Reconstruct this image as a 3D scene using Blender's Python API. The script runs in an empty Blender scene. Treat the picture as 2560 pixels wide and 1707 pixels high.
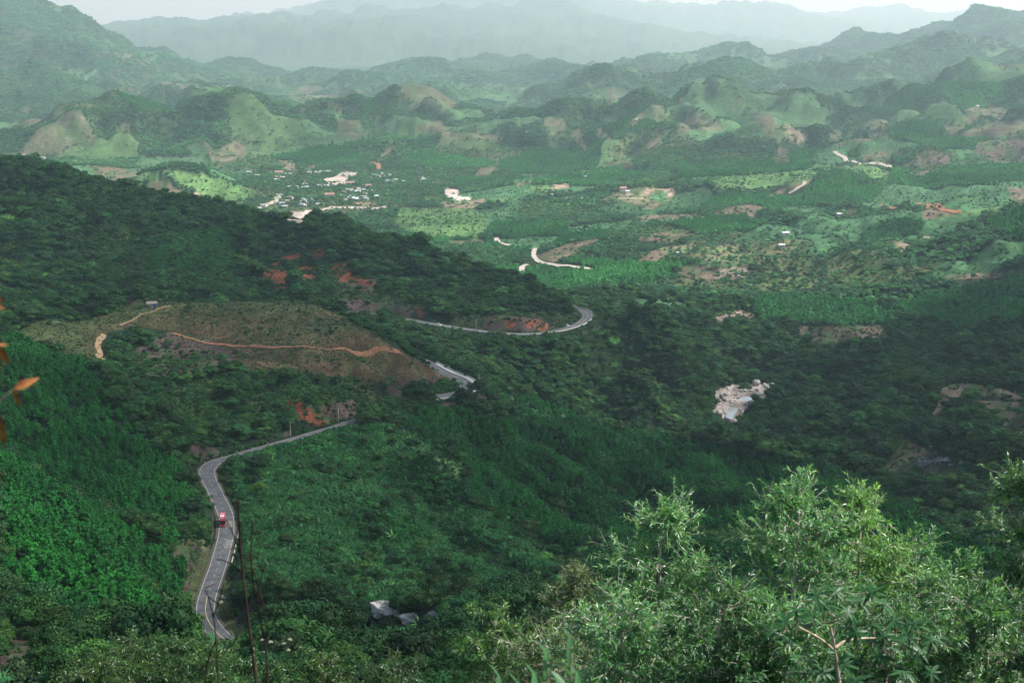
import bpy, bmesh, math, random
import numpy as np
from mathutils import Vector, Matrix

# ------------------------------------------------------------------ camera, sky, sun
CAMZ = 400.0
FPX = 3555.0                      # focal length in photograph pixels (50 mm on 36 mm)
TILT = math.radians(12.43)
sc = bpy.context.scene
cam_d = bpy.data.cameras.new('camera')
cam = bpy.data.objects.new('camera', cam_d)
sc.collection.objects.link(cam)
cam.location = (0, 0, CAMZ)
cam.rotation_euler = (math.pi / 2 - TILT, 0, 0)
cam_d.sensor_width = 36.0
cam_d.lens = 50.0
cam_d.clip_start = 0.3
cam_d.clip_end = 120000
cam_d.dof.use_dof = True
cam_d.dof.focus_distance = 60.0
cam_d.dof.aperture_fstop = 4.5
sc.camera = cam

SUN_EL, SUN_AZ = math.radians(50), math.radians(84)      # azimuth clockwise from the view direction
world = bpy.data.worlds.new('World')
sc.world = world
world.use_nodes = True
wn = world.node_tree
bg = wn.nodes['Background']
sky = wn.nodes.new('ShaderNodeTexSky')
sky.sky_type = 'NISHITA'
sky.sun_disc = False
sky.sun_elevation = SUN_EL
sky.sun_rotation = SUN_AZ
sky.air_density = 1.0
sky.dust_density = 2.0
sky.ozone_density = 1.0
wn.links.new(sky.outputs[0], bg.inputs[0])
bg.inputs[1].default_value = 0.09
sun_d = bpy.data.lights.new('sun', 'SUN')
sun_d.energy = 4.5
sun_d.angle = math.radians(0.6)
sun_d.color = (1.0, 0.96, 0.9)
sun = bpy.data.objects.new('sun', sun_d)
sc.collection.objects.link(sun)
sun.location = (0, 0, CAMZ + 2500)
_sd = Vector((math.sin(SUN_AZ) * math.cos(SUN_EL), math.cos(SUN_AZ) * math.cos(SUN_EL), math.sin(SUN_EL)))
sun.rotation_euler = _sd.to_track_quat('Z', 'Y').to_euler()
sc.view_settings.view_transform = 'Standard'
sc.view_settings.look = 'None'
sc.view_settings.gamma = 1.0
sc.view_settings.use_curve_mapping = False
sc.view_settings.exposure = 1.06
sc.cycles.max_bounces = 8
sc.cycles.diffuse_bounces = 2
sc.cycles.glossy_bounces = 1
sc.cycles.transmission_bounces = 2
sc.cycles.transparent_max_bounces = 8
sc.cycles.volume_bounces = 4
sc.cycles.use_denoising = True

# ------------------------------------------------------------------ helpers
C = sc.collection
rng = np.random.default_rng(7)
random.seed(7)

def tdep(y):
    """tangent of the angle below the horizon of photograph row y (on the centre column)"""
    return math.tan(TILT + math.atan((y - 853.5) / FPX))

def unproj(x, y, D):
    """the point at forward distance D that the photograph shows at pixel x, y"""
    a = (x - 1280.0) / FPX
    b = (853.5 - y) / FPX
    ct, st = math.cos(TILT), math.sin(TILT)
    fy = ct + b * st
    return (D * a / fy, D, CAMZ + D * (-st + b * ct) / fy)

def at_z(x, y, z):
    """the point at height z (absolute) that the photograph shows at pixel x, y"""
    p = unproj(x, y, 1.0)
    D = (z - CAMZ) / (p[2] - CAMZ)
    return (p[0] * D, D, z)

def project(X, Y, Z):
    ct, st = math.cos(TILT), math.sin(TILT)
    Zr = Z - CAMZ
    d = Y * ct - Zr * st
    u = Y * st + Zr * ct
    return 1280.0 + FPX * X / d, 853.5 - FPX * u / d

def tag(o, label=None, cat=None, group=None, kind=None):
    if label: o['label'] = label
    if cat: o['category'] = cat
    if group: o['group'] = group
    if kind: o['kind'] = kind
    return o

def fast_mesh(name, V, F, mats=None, smooth=False, mi=None):
    """F: (n,3) or (n,4) int array, or a list of such arrays"""
    me = bpy.data.meshes.new(name)
    V = np.asarray(V, dtype=np.float32)
    Fs = F if isinstance(F, list) else [F]
    Fs = [np.asarray(f, dtype=np.int32) for f in Fs if len(f)]
    loops = np.concatenate([f.ravel() for f in Fs])
    cnt = np.concatenate([np.full(len(f), f.shape[1], dtype=np.int32) for f in Fs])
    me.vertices.add(len(V)); me.vertices.foreach_set('co', V.ravel())
    me.loops.add(len(loops)); me.loops.foreach_set('vertex_index', loops)
    me.polygons.add(len(cnt))
    st = np.zeros(len(cnt), dtype=np.int32); st[1:] = np.cumsum(cnt)[:-1]
    me.polygons.foreach_set('loop_start', st)
    me.polygons.foreach_set('loop_total', cnt)
    if mi is not None: me.polygons.foreach_set('material_index', np.asarray(mi, dtype=np.int32))
    me.polygons.foreach_set('use_smooth', np.full(len(cnt), smooth))
    for m in (mats or []): me.materials.append(m)
    me.update(calc_edges=True)
    return me

def link(name, me, parent=None, loc=None, coll=None):
    o = bpy.data.objects.new(name, me)
    (coll or C).objects.link(o)
    if parent is not None: o.parent = parent
    if loc is not None: o.location = loc
    return o

# ---- numpy gradient noise
_perm = rng.permutation(1024).astype(np.int64)
_ga = rng.uniform(0, 2 * np.pi, 1024)
_gx, _gy = np.cos(_ga), np.sin(_ga)

def _h(i, j): return _perm[(_perm[i & 1023] + j) & 1023]

def noise(x, y):
    xi, yi = np.floor(x).astype(np.int64), np.floor(y).astype(np.int64)
    xf, yf = x - xi, y - yi
    u = xf * xf * xf * (xf * (xf * 6 - 15) + 10)
    v = yf * yf * yf * (yf * (yf * 6 - 15) + 10)
    def g(a, b):
        h = _h(xi + a, yi + b)
        return _gx[h] * (xf - a) + _gy[h] * (yf - b)
    n0 = g(0, 0) * (1 - u) + g(1, 0) * u
    n1 = g(0, 1) * (1 - u) + g(1, 1) * u
    return (n0 * (1 - v) + n1 * v) * 1.5

def fbm(x, y, n=4, gain=0.5):
    s, a = 0, 1.0
    for k in range(n):
        s = s + a * noise(x + 17.3 * k, y - 9.1 * k)
        x, y, a = x * 2.03, y * 2.03, a * gain
    return s

def ridged(x, y, n=4):
    s, a, w = 0, 1.0, 1.0
    for k in range(n):
        r = 1 - np.abs(noise(x + 31.7 * k, y + 11.9 * k)) * 2
        r = r * r
        s = s + a * r * w
        w = np.clip(r * 1.2, 0, 1)
        x, y, a = x * 2.1, y * 2.1, a * 0.5
    return s - 0.7

def sstep(a, b, x):
    t = np.clip((x - a) / (b - a), 0, 1)
    return t * t * (3 - 2 * t)

# ------------------------------------------------------------------ the lie of the land
# control points: x, y of the photograph and forward distance
CP = """
0,1560,330 100,1560,330 0,1400,390 0,1180,470 250,1290,510 450,1400,510 250,1450,400 400,1550,400 130,1230,490 350,1340,520
0,1700,205 300,1690,210 600,1690,215 900,1700,200 1200,1700,170 100,1620,270 300,1600,300 600,1620,360 -300,1500,340 -300,1150,430
900,1540,400 1150,1560,370 1300,1540,400 780,1560,390 1050,1620,300
0,850,780 250,960,740 400,1100,700 200,1080,690 100,1200,600 0,1100,650 450,1200,655 120,890,770 330,1030,720 -300,800,780 420,1280,590
120,800,900 30,838,880 240,870,880 160,795,930 330,755,1050 480,757,1030 700,752,1020 780,760,1015 850,790,1000 950,850,980 1050,900,960 1110,935,945
250,800,950 600,870,905 700,960,830 700,1050,780 500,1060,770 850,980,830 950,950,880 700,800,960 1000,920,910 400,950,820 560,960,830 330,900,880 900,1020,812 420,1050,755
1100,1025,895 1000,985,870 1200,1000,1000 1080,985,900
900,1075,780 1050,1110,800 1170,1180,760 700,1180,690 1000,1250,680 800,1350,590 1100,1400,570 1250,1350,640 900,1480,480 1200,1500,470 700,1450,510 620,1200,665 650,1320,590 800,1200,700 950,1120,760
1000,1040,890 1100,1043,925 1200,1050,960 1350,1065,990 1500,1085,1010 1650,1105,1020 1800,1135,1010 1950,1160,980 2100,1190,930 2200,1240,870 2300,1300,790
1300,1150,880 1500,1200,890 1300,1250,780 1380,1330,720 1500,1300,780 1700,1250,850 2000,1300,790 1100,1110,870 1190,1160,842 1230,1200,812 1400,1430,610 1600,1400,640 1900,1400,640 2300,1400,620 2560,1400,600 1700,1170,950 1900,1230,890
1250,900,1130 1100,850,1150 1200,940,1075 1350,1000,1085 1500,1000,1150 1600,950,1220 1700,1020,1180 1500,820,1240 1580,870,1230 1660,920,1215 1740,975,1210 1450,900,1175 1550,960,1145 1400,900,1150 1600,1050,1120 1350,870,1145
1000,840,1140
2000,1000,1240 2200,950,1280 2000,1100,1110 2300,1150,950 2400,1050,1040 2500,1000,1080 2560,1200,850 2200,1100,1040 2060,1010,1190 1950,1050,1155 2560,950,1130 2400,950,1180 2300,1020,1110 2900,1000,1000 2900,1300,750
0,405,1600 100,415,1600 200,440,1590 300,470,1580 400,500,1560 520,520,1540 620,550,1500 750,560,1480 900,585,1470 1000,612,1450 1100,640,1420 1200,672,1400 1300,700,1370 1400,740,1330 -300,370,1600
100,550,1430 300,650,1330 100,700,1250 600,650,1400 800,700,1340 500,720,1270 0,780,1130 1000,740,1290 1200,780,1240 1350,790,1250 300,560,1450 450,600,1420 700,620,1430 900,650,1400 200,760,1150 640,740,1260 1100,720,1330 -300,650,1250
1500,720,1700 1600,800,1500 1450,650,2000 1700,700,1820 1700,850,1430 1900,800,1540 2100,830,1475 2100,872,1440 1900,740,1720 2000,650,1880 2400,700,1650 2560,800,1350 2500,850,1310 2300,600,2000 2560,650,1650 2250,760,1600
2000,860,1470 1850,860,1440 1800,900,1400 1750,880,1400 2250,870,1420 2200,830,1500
2080,550,2250 2200,540,2200 2300,530,2150 2430,518,2100 2560,505,2050 2900,480,2000
1100,560,2500 1300,600,2300 1500,600,2200 1700,600,2150 1500,480,2900 1580,465,2800 1620,505,2690 1560,528,2620 1300,450,3150 1200,520,2750 1700,500,2700 1900,540,2350 2050,440,2800 2050,515,2500 2300,450,2800 2500,420,2900 1900,430,3000 1700,410,3300 1900,470,2750 1400,640,2060
1350,560,2450 1800,650,1950 1150,600,2330 1000,600,2350
850,480,3100 750,540,2720 900,440,3450 650,450,3320 1050,480,3080 560,505,2900 300,468,2950 360,430,2960 420,415,3000 520,440,2960 640,500,2850 200,420,3300 1150,470,3150 1000,540,2680 850,430,3550 1250,480,3000
100,385,3850 200,335,3950 280,300,4050 360,270,4150 420,290,4120 520,292,4100 600,270,4250 700,260,4350 820,248,4400 900,258,4380 1000,290,4300 0,400,3700
400,390,3780 600,400,3720 800,410,3680 1000,425,3580 500,350,3930 800,330,4080 950,350,4000 300,350,3880 650,340,4000 1100,345,3980 1250,300,4250 1150,405,3700 1300,395,3760 1400,330,4000 1080,300,4250 1350,280,4300 1200,330,4100 720,300,4200 1180,380,3820
1500,300,4000 1600,260,4150 1700,225,4250 1780,200,4300 1850,222,4280 1950,252,4250 2050,258,4300 1600,400,3480 1900,390,3400 1780,300,3930 1950,320,3720 1640,352,3650 1750,355,3620 1500,370,3680 1650,300,3920 1550,330,3800 1850,350,3560
2150,230,4350 2250,235,4400 2350,210,4350 2480,238,4100 2560,225,4000 2200,300,3950 2400,350,3450 2300,400,3150 2560,370,3200 2560,300,3600 2100,350,3650 2150,400,3200 2900,200,4000 2000,400,3250 2300,270,4080 2420,300,3850
950,250,6300 1000,240,6300 1100,213,6500 1200,235,6400 1290,270,6000 1400,225,6000 1500,195,6000 1600,178,6000 1700,195,6300 1850,188,6500 1950,190,6300 2050,200,6200
1500,240,5500 1620,230,5600 1150,270,5700
1400,170,9300 1550,163,9200 1650,150,9000 1700,138,9000 1780,125,9000 1900,125,8900 1990,150,8600 2050,175,8000
2100,170,6800 2200,145,6800 2300,125,6800 2420,122,6700 2480,140,6600 2560,122,6500 2150,200,6200 2400,180,6100 2560,190,5800 2900,100,6500
2000,132,10800 2100,105,10500 2180,90,10500 2280,90,10300 2400,75,10000 2480,60,10000 2540,40,9500 2620,50,9500 2300,150,9000 2900,20,9500
850,205,8600 900,190,8800 960,175,8900 1010,155,9000 1060,147,9000 1110,155,9000 1160,172,9000 1250,190,8800 1180,145,11000 1250,140,11000 1350,150,10800 1000,215,7500
650,130,15000 800,112,15000 1000,117,15000 1150,104,15000 1250,114,15000
0,205,6000 150,215,6000 220,205,6100 300,205,6500 380,222,6500 450,213,6500 600,235,6500 700,195,8200 780,205,8200 100,270,5300 300,275,5500 0,330,4700 600,250,6000 -300,200,6000 450,265,5600
-400,-300,8300 0,-50,8400 80,0,8500 150,25,8700 200,45,8800 260,80,8900 330,120,9000 380,140,9000 430,155,8950 520,178,8800 600,207,8600 100,100,7500 100,170,6900 300,180,7300 -300,50,7400 450,200,7600
260,75,20496 330,62,20496 400,52,20496 420,44,20496 480,60,20496 560,54,20496 640,57,21472 700,45,22448 760,30,24400 800,10,26474 830,-5,26474 900,-30,27420 1000,-60,28365 1100,-72,28365 1300,-75,28365 1450,-30,28365 1510,0,28365 1560,10,28365 1640,16,28365 1700,18,28365 1735,25,28365 1780,15,28365 1830,4,28365 1900,3,28365 1960,15,28365 2000,30,28365 2070,42,30256 2150,30,31202 2200,16,31202 2250,12,31202 2310,28,31202 2360,35,31202 2450,33,31202 2560,45,31202 2900,20,31202 -300,40,20496 100,80,20496
1020,95,23424 1100,62,22448 1180,35,21960 1280,18,21472 1390,3,21472 1450,20,21472 1550,50,21472 1700,95,21960
"""
# hidden ground: x of the photograph, forward distance, height below the camera
HP = """
0,560,-188 250,580,-206 0,10,-6 1280,10,-6 2560,10,-6 0,25,-17 1280,25,-17.5 2560,25,-17 0,60,-40 1280,60,-41 2560,60,-38 0,120,-72 1280,120,-74 2560,120,-70
1400,250,-125 2000,250,-125 2560,250,-120 1400,450,-200 2000,450,-200 2560,450,-190
200,880,-196 700,1110,-230 500,1130,-226 300,1110,-220 1000,1070,-240 900,1090,-238 1150,1040,-248 1100,1110,-256
1000,862,-252 1070,850,-256 1350,1050,-300 1500,1090,-318 1700,1100,-328 1900,1060,-332 2100,1020,-326 2250,950,-310
1580,3050,-330 0,2000,-305 400,1900,-312 800,1800,-322 1200,1650,-322 1560,1335,-308 1650,1325,-320 1740,1315,-330 1520,1400,-300 1050,852,-256 960,842,-246 1450,1500,-312 1100,2000,-338 600,2200,-342
2300,2500,-312 2560,2500,-300 300,3250,-340 500,3250,-345
200,4600,-335 360,4800,-335 600,4900,-338 820,5000,-338 1000,4950,-338 1250,4900,-335 1600,4800,-330 1780,4950,-320 2000,4950,-310 2200,5100,-310 2400,4900,-300 2560,4700,-290 1450,4600,-335 1100,7300,-335 1500,7000,-330 1700,7300,-330 2560,5000,-280
2200,8000,-300 2500,7900,-260 1700,11000,-350 1900,10500,-345 2300,13000,-350 2560,13000,-350 1050,10000,-345 1250,13000,-350
200,11500,-350 400,11500,-350 -200,12000,-350 650,11000,-350 900,12500,-350 0,7000,-290 300,7000,-300
0,11800,-355 400,11800,-355 800,12000,-355 1200,12000,-355 1600,12200,-355 2000,14500,-355 2400,14500,-355 2900,14500,-355 1500,11500,-352 2000,12500,-352 1800,15500,-355 1800,13500,-355 850,14500,-340
0,47000,-300 800,47000,-200 1280,47000,-200 2000,47000,-200 2560,47000,-300 0,36000,0 2560,40000,0 300,26000,-260 500,26000,-220 -200,25000,-260 120,25000,-250
"""
ctl = []
for s in CP.split():
    x, y, D = map(float, s.split(','))
    ctl.append(unproj(x, y, D))
for s in HP.split():
    x, D, z = map(float, s.split(','))
    ctl.append(((x - 1280) / FPX * D / math.cos(TILT) * 1.0, D, CAMZ + z))
for th in (-70, -110, -150, 180, 150, 110, 70):
    a = math.radians(th)
    for r, z in ((12, -2), (60, 2), (300, -20), (1500, -60), (6000, -50), (30000, 100)):
        ctl.append((r * math.sin(a), r * math.cos(a), CAMZ + z))
ctl = np.array(ctl)

def polar(X, Y): return np.arctan2(X, Y), 0.5 * np.log(X * X + Y * Y)

class RBF:
    def __init__(s, X, Y, V, c, lam=0.0):
        s.a, s.b = polar(X, Y); s.c = c
        n = len(V)
        K = np.sqrt((s.a[:, None] - s.a) ** 2 + (s.b[:, None] - s.b) ** 2 + c * c)
        A = np.zeros((n + 1, n + 1)); A[:n, :n] = -K + lam * np.eye(n); A[:n, n] = A[n, :n] = 1
        s.w = np.linalg.solve(A, np.append(V, 0))
    def __call__(s, a, b):
        out = np.empty(a.shape); fa, fb, fo = a.ravel(), b.ravel(), out.reshape(-1)
        ca, cb, w = s.a.astype(np.float32), s.b.astype(np.float32), s.w.astype(np.float32)
        c2 = np.float32(s.c ** 2)
        for i in range(0, len(fa), 20000):
            xa = fa[i:i + 20000, None].astype(np.float32) - ca
            xb = fb[i:i + 20000, None].astype(np.float32) - cb
            xa *= xa; xb *= xb; xa += xb; xa += c2; np.sqrt(xa, out=xa)
            fo[i:i + 20000] = -(xa @ w[:-1]) + s.w[-1]
        return out

# z is solved as slope-like value z/r^0.5 so that far and near relief weigh alike
def _sc(b): return np.exp(0.5 * np.maximum(b, 6.0))
ca_, cb_ = polar(ctl[:, 0], ctl[:, 1])
base_rbf = RBF(ctl[:, 0], ctl[:, 1], (ctl[:, 2] - CAMZ + 340) / _sc(cb_), 0.03, 1e-4)

def billow(x, y, n=4):
    """rounded ridges parted by narrow gullies"""
    s, a = 0, 1.0
    for k in range(n):
        s = s + a * (np.sqrt(noise(x + 31.7 * k, y + 11.9 * k) ** 2 + 0.004) * 2 - 0.5)
        x, y, a = x * 2.1, y * 2.1, a * 0.45
    return s

def rp(x, y, z): return at_z(x, y, CAMZ + z)
def hid(x, D, z): return ((x - 1280) / FPX * D / math.cos(TILT), D, CAMZ + z)
road_pts = [(34 + 0 - 90, 385, CAMZ - 203.5), rp(640, 1650, -203.8), rp(600, 1624, -204.8), rp(575, 1609.6, -205.5), rp(546, 1583, -206), rp(524, 1556, -206.7), rp(514, 1528, -207.3), rp(516.5, 1500, -208), rp(523, 1477, -208.6),
            rp(532, 1450, -209.3), rp(542, 1423, -210), rp(550, 1397, -210.8), rp(560.5, 1358, -211.9), rp(566, 1333, -212.6), rp(566.5, 1305, -213.4), rp(563.5, 1284.5, -214),
            rp(555, 1264, -214.6), rp(544.5, 1243.7, -215.3), rp(535, 1223, -216), rp(524.7, 1203, -216.6), rp(518.6, 1186, -217.1), rp(520, 1171, -217.5), rp(536, 1156, -218), rp(562, 1148, -218.5),
            rp(593, 1138.6, -219), rp(624, 1130, -219.7), rp(664.5, 1118, -220.4), rp(730, 1100, -221.6), rp(795, 1081, -222.8), rp(838, 1069, -223.5), rp(872, 1057, -224.2),
            rp(950, 1032, -226), rp(1040, 1003, -228.2), rp(1110, 989, -230), rp(1152, 981, -231), rp(1168, 967, -232), rp(1160, 953, -232.6), rp(1140, 942, -233.2), rp(1112, 931, -234),
            hid(1060, 1000, -235), hid(985, 1045, -237), hid(900, 1090, -239), hid(845, 1140, -241), hid(830, 1185, -243), hid(846, 1218, -244.5),
            rp(890, 780, -246), rp(950, 788, -247.5), rp(1020, 799, -249), rp(1090, 811, -250.2), rp(1160, 822, -251.2), rp(1230, 830.5, -252.2), rp(1300, 835, -253), rp(1360, 831.5, -253.8),
            rp(1410, 823, -254.6), rp(1447, 810.5, -255.4), rp(1466, 796, -256), rp(1468, 785, -256.6), rp(1457, 776, -257.2), rp(1436, 771, -257.8), hid(1400, 1350, -259), hid(1330, 1400, -262), hid(1200, 1440, -266)]
road_pts[0] = (road_pts[1][0] + 30, road_pts[1][1] - 45, CAMZ - 202)
_rpa = np.array(road_pts)[:, :2]
def calm(X, Y):
    """0 beside the road and on the smooth cleared knoll, 1 away from them"""
    out = np.ones(X.shape); xf, yf, of = X.ravel(), Y.ravel(), out.reshape(-1)
    m = np.where((np.abs(xf) < 500) & (yf > 300) & (yf < 1600))[0]
    d = np.full(len(m), 1e9)
    for p in np.vstack([_rpa, (_rpa[1:] + _rpa[:-1]) / 2]): d = np.minimum(d, (xf[m] - p[0]) ** 2 + (yf[m] - p[1]) ** 2)
    of[m] = sstep(15, 100, np.sqrt(d))
    return out * (1 - .9 * np.exp(-(((X + 160) / 130) ** 2 + ((Y - 960) / 85) ** 2) ** 2))

def spurs(X, Y, r):
    """ridges and gullies, coarser with distance"""
    wx = X + 60 * noise(X / 260, Y / 260); wy = Y + 60 * noise(X / 260 + 40, Y / 260)
    n1 = billow(wx / 130, wy / 130, 3) * 14 * sstep(280, 560, r) * (1 - sstep(1800, 3500, r))
    n2 = (billow(wx / 210 - 3, wy / 210, 2) * 22 * sstep(3000, 4000, r) * (1 - .6 * sstep(6000, 9000, r)) + billow(wx / 560 + 5, wy / 560, 4) * 78 * sstep(2600, 4000, r)
          + billow(wx / 260 + 5, wy / 260, 3) * 14 * sstep(1600, 2200, r) * (1 - sstep(2800, 4200, r)))
    n3 = billow(X / 3000 + 9, Y / 3000 - 3, 6) * 70 * sstep(8500, 20000, r)
    n0 = fbm(X / 40, Y / 40, 3) * 1.3 * sstep(60, 200, r)
    # planted slope in the middle: spurs running down to the right
    u = (X * 145 + Y * 78) / 164.6; v = (X * 78 - Y * 145) / 164.6
    w = np.exp(-(((X - 110) / 230) ** 2 + ((Y - 880) / 150) ** 2) ** 2)
    n4 = billow((u + 14 * noise(X / 70, Y / 70)) / 78, v / 420, 2) * 30 * w
    w6 = np.exp(-(((X + 20) / 75) ** 2 + ((Y - 620) / 120) ** 2) ** 2); n4 = n4 + billow((u + 10 * noise(X / 50, Y / 50)) / 56, v / 200, 2) * 14 * w6
    w5 = np.exp(-(((X + 200) / 80) ** 2 + ((Y - 600) / 190) ** 2) ** 2); n4 = n4 + billow((Y + .45 * X + 14 * noise(X / 60, Y / 60)) / 66, (X - .45 * Y) / 300, 2) * 13 * w5
    w = np.maximum(w, np.maximum(w5, w6))
    return (n1 * (1 - 0.7 * w) + n4) * calm(X, Y) + n2 + n3 + n0

def land(X, Y, rb=None):
    a, b = polar(X, Y); r = np.exp(b)
    if rb is None: rb = base_rbf(a, b)
    z0 = rb * _sc(b)                      # height over the valley floor (floor = 0)
    floor = 0.004 * np.clip(z0, -200, 0) - 0 * z0
    z = np.where(z0 < 0, z0 * 0.15, z0)
    m = sstep(0, 50, z) * 0.9 + 0.1 * sstep(8000, 0, r)
    mm = np.where(r < 1500, 1.0, m)
    return CAMZ - 340 + z + spurs(X, Y, r) * mm

res = ctl[:, 2] - land(ctl[:, 0], ctl[:, 1])
corr = RBF(ctl[:, 0], ctl[:, 1], res / _sc(cb_), 0.015, 1e-3)

# ------------------------------------------------------------------ polar ground grid
def seg(a, b, n): return np.exp(np.linspace(math.log(a), math.log(b), n, endpoint=False))
R = np.concatenate([seg(3, 150, 50), seg(150, 450, 130), seg(450, 1500, 420), seg(1500, 5500, 290), seg(5500, 12000, 90), seg(12000, 48000, 90), [48000]])
dn = np.radians(np.arange(-21.6, 21.61, 0.064))
TH = np.concatenate([np.radians(np.linspace(-180, -24, 34)), dn, np.radians(np.linspace(24, 180, 34))])
NR, NT = len(R), len(TH)
GA, GR = np.meshgrid(TH, R)               # rows: radius
GX, GY = GR * np.sin(GA), GR * np.cos(GA)
_gb = np.log(GR)
GZ = land(GX, GY, base_rbf(GA, _gb)) + corr(GA, _gb) * _sc(_gb)
GZ = np.maximum(GZ, CAMZ - 365)
_near = CAMZ - 2.6 - np.where(GY > 0, 0.6, 0.25) * GY + 0.25 * noise(GX / 3, GY / 3)
GZ = _near + (GZ - _near) * sstep(14, 45, GR)

def ground(X, Y, Z=None):
    """height of the ground mesh at X, Y (bilinear)"""
    Z = GZ if Z is None else Z
    X = np.asarray(X, float); Y = np.asarray(Y, float)
    a, r = np.arctan2(X, Y), np.hypot(X, Y)
    i = np.clip(np.searchsorted(R, r) - 1, 0, NR - 2); j = np.clip(np.searchsorted(TH, a) - 1, 0, NT - 2)
    u = np.clip((r - R[i]) / (R[i + 1] - R[i]), 0, 1); v = np.clip((a - TH[j]) / (TH[j + 1] - TH[j]), 0, 1)
    return (Z[i, j] * (1 - u) * (1 - v) + Z[i + 1, j] * u * (1 - v) + Z[i, j + 1] * (1 - u) * v + Z[i + 1, j + 1] * u * v)

def spline(P, step, dim=2):
    """Catmull-Rom through the points, resampled evenly"""
    P = np.asarray(P, float)
    Q = np.vstack([2 * P[0] - P[1], P, 2 * P[-1] - P[-2]])
    out = []
    for k in range(1, len(Q) - 2):
        n = max(2, int(np.linalg.norm(Q[k + 1][:dim] - Q[k][:dim]) / step * 4))
        t = np.linspace(0, 1, n, endpoint=False)[:, None]
        out.append(0.5 * (2 * Q[k] + (Q[k + 1] - Q[k - 1]) * t + (2 * Q[k - 1] - 5 * Q[k] + 4 * Q[k + 1] - Q[k + 2]) * t ** 2 + (3 * Q[k] - Q[k - 1] - 3 * Q[k + 1] + Q[k + 2]) * t ** 3))
    out = np.vstack(out + [P[-1:]])
    d = np.concatenate([[0], np.cumsum(np.linalg.norm(np.diff(out[:, :dim], axis=0), axis=1))])
    s = np.arange(0, d[-1], step)
    return np.stack([np.interp(s, d, out[:, k]) for k in range(out.shape[1])], 1)
# ------------------------------------------------------------------ the highway
RD = spline(road_pts, 2.0)
k_ = np.ones(15) / 15
RD[7:-7, 2] = np.convolve(RD[:, 2], k_, 'valid')
_d = np.gradient(RD[:, :2], axis=0); _d /= np.linalg.norm(_d, axis=1)[:, None]
RN = np.stack([_d[:, 1], -_d[:, 0]], 1)           # to the right of travel (away from the bottom of the photo)
RL = np.concatenate([[0], np.cumsum(np.hypot(*np.diff(RD[:, :2], axis=0).T))])
def _idx_near(x, y, D):
    p = unproj(x, y, D); return int(np.argmin((RD[:, 0] - p[0]) ** 2 + (RD[:, 1] - p[1]) ** 2))
i_bus = _idx_near(564, 1305, 598); i_h1 = _idx_near(1166, 960, 915); i_u0 = _idx_near(890, 780, 1240); i_h2 = _idx_near(1468, 790, 1285)
_ii = np.arange(len(RD))
WID = 3.5 + 1.0 * np.exp(-((_ii - i_h1) / 28.0) ** 2) + 0.8 * np.exp(-((_ii - i_h2) / 30.0) ** 2) + 0.5 * np.exp(-((_ii - _idx_near(518, 1180, 690)) / 12.0) ** 2) + 0.5 * sstep(40, 0, _ii)

# nearest road distance for the ground vertices that lie near it
def road_dist(X, Y, near=60.0):
    """distance to the centreline, signed side and road height"""
    sh = X.shape; X = X.ravel(); Y = Y.ravel()
    d = np.full(len(X), 1e9); zz = np.zeros(len(X)); sd = np.zeros(len(X)); wi = np.full(len(X), 3.5)
    bx0, bx1, by0, by1 = RD[:, 0].min() - near, RD[:, 0].max() + near, RD[:, 1].min() - near, RD[:, 1].max() + near
    cand = np.where((X > bx0) & (X < bx1) & (Y > by0) & (Y < by1))[0]
    for c in np.array_split(np.arange(len(RD)), max(1, len(RD) // 24)):
        P = RD[c]
        m = cand[(X[cand] > P[:, 0].min() - near) & (X[cand] < P[:, 0].max() + near) & (Y[cand] > P[:, 1].min() - near) & (Y[cand] < P[:, 1].max() + near)]
        if not len(m): continue
        q = (X[m, None] - P[:, 0]) ** 2 + (Y[m, None] - P[:, 1]) ** 2
        k = q.argmin(1); dd = np.sqrt(q[np.arange(len(m)), k]); b = dd < d[m]
        mm, kk = m[b], c[k[b]]
        d[mm] = dd[b]; zz[mm] = RD[kk, 2]; wi[mm] = WID[kk]
        sd[mm] = (X[mm] - RD[kk, 0]) * RN[kk, 0] + (Y[mm] - RD[kk, 1]) * RN[kk, 1]
    return d.reshape(sh), sd.reshape(sh), zz.reshape(sh), wi.reshape(sh)
RDd, RDs, RDz, RDw = road_dist(GX, GY)
m_ = RDd < 60
edge = RDw + 2.2
cut = np.where(GZ > RDz, sstep(0, 1, (RDd - edge) / np.clip((GZ - RDz) * 1.1 + 3, 4, 40)), sstep(0, 1, (RDd - edge) / np.clip((RDz - GZ) * 1.5 + 4, 5, 40)))
GZ = np.where(m_, (RDz - 0.22) + (GZ - RDz + 0.22) * cut, GZ)

_up = m_ & (GY > 1090) & (RDs > 0) & (RDd < 40)
GZ = np.where(_up, np.minimum(GZ, RDz - .22 - .3 * np.clip(RDd - edge, 0, 99)), GZ)

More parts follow.
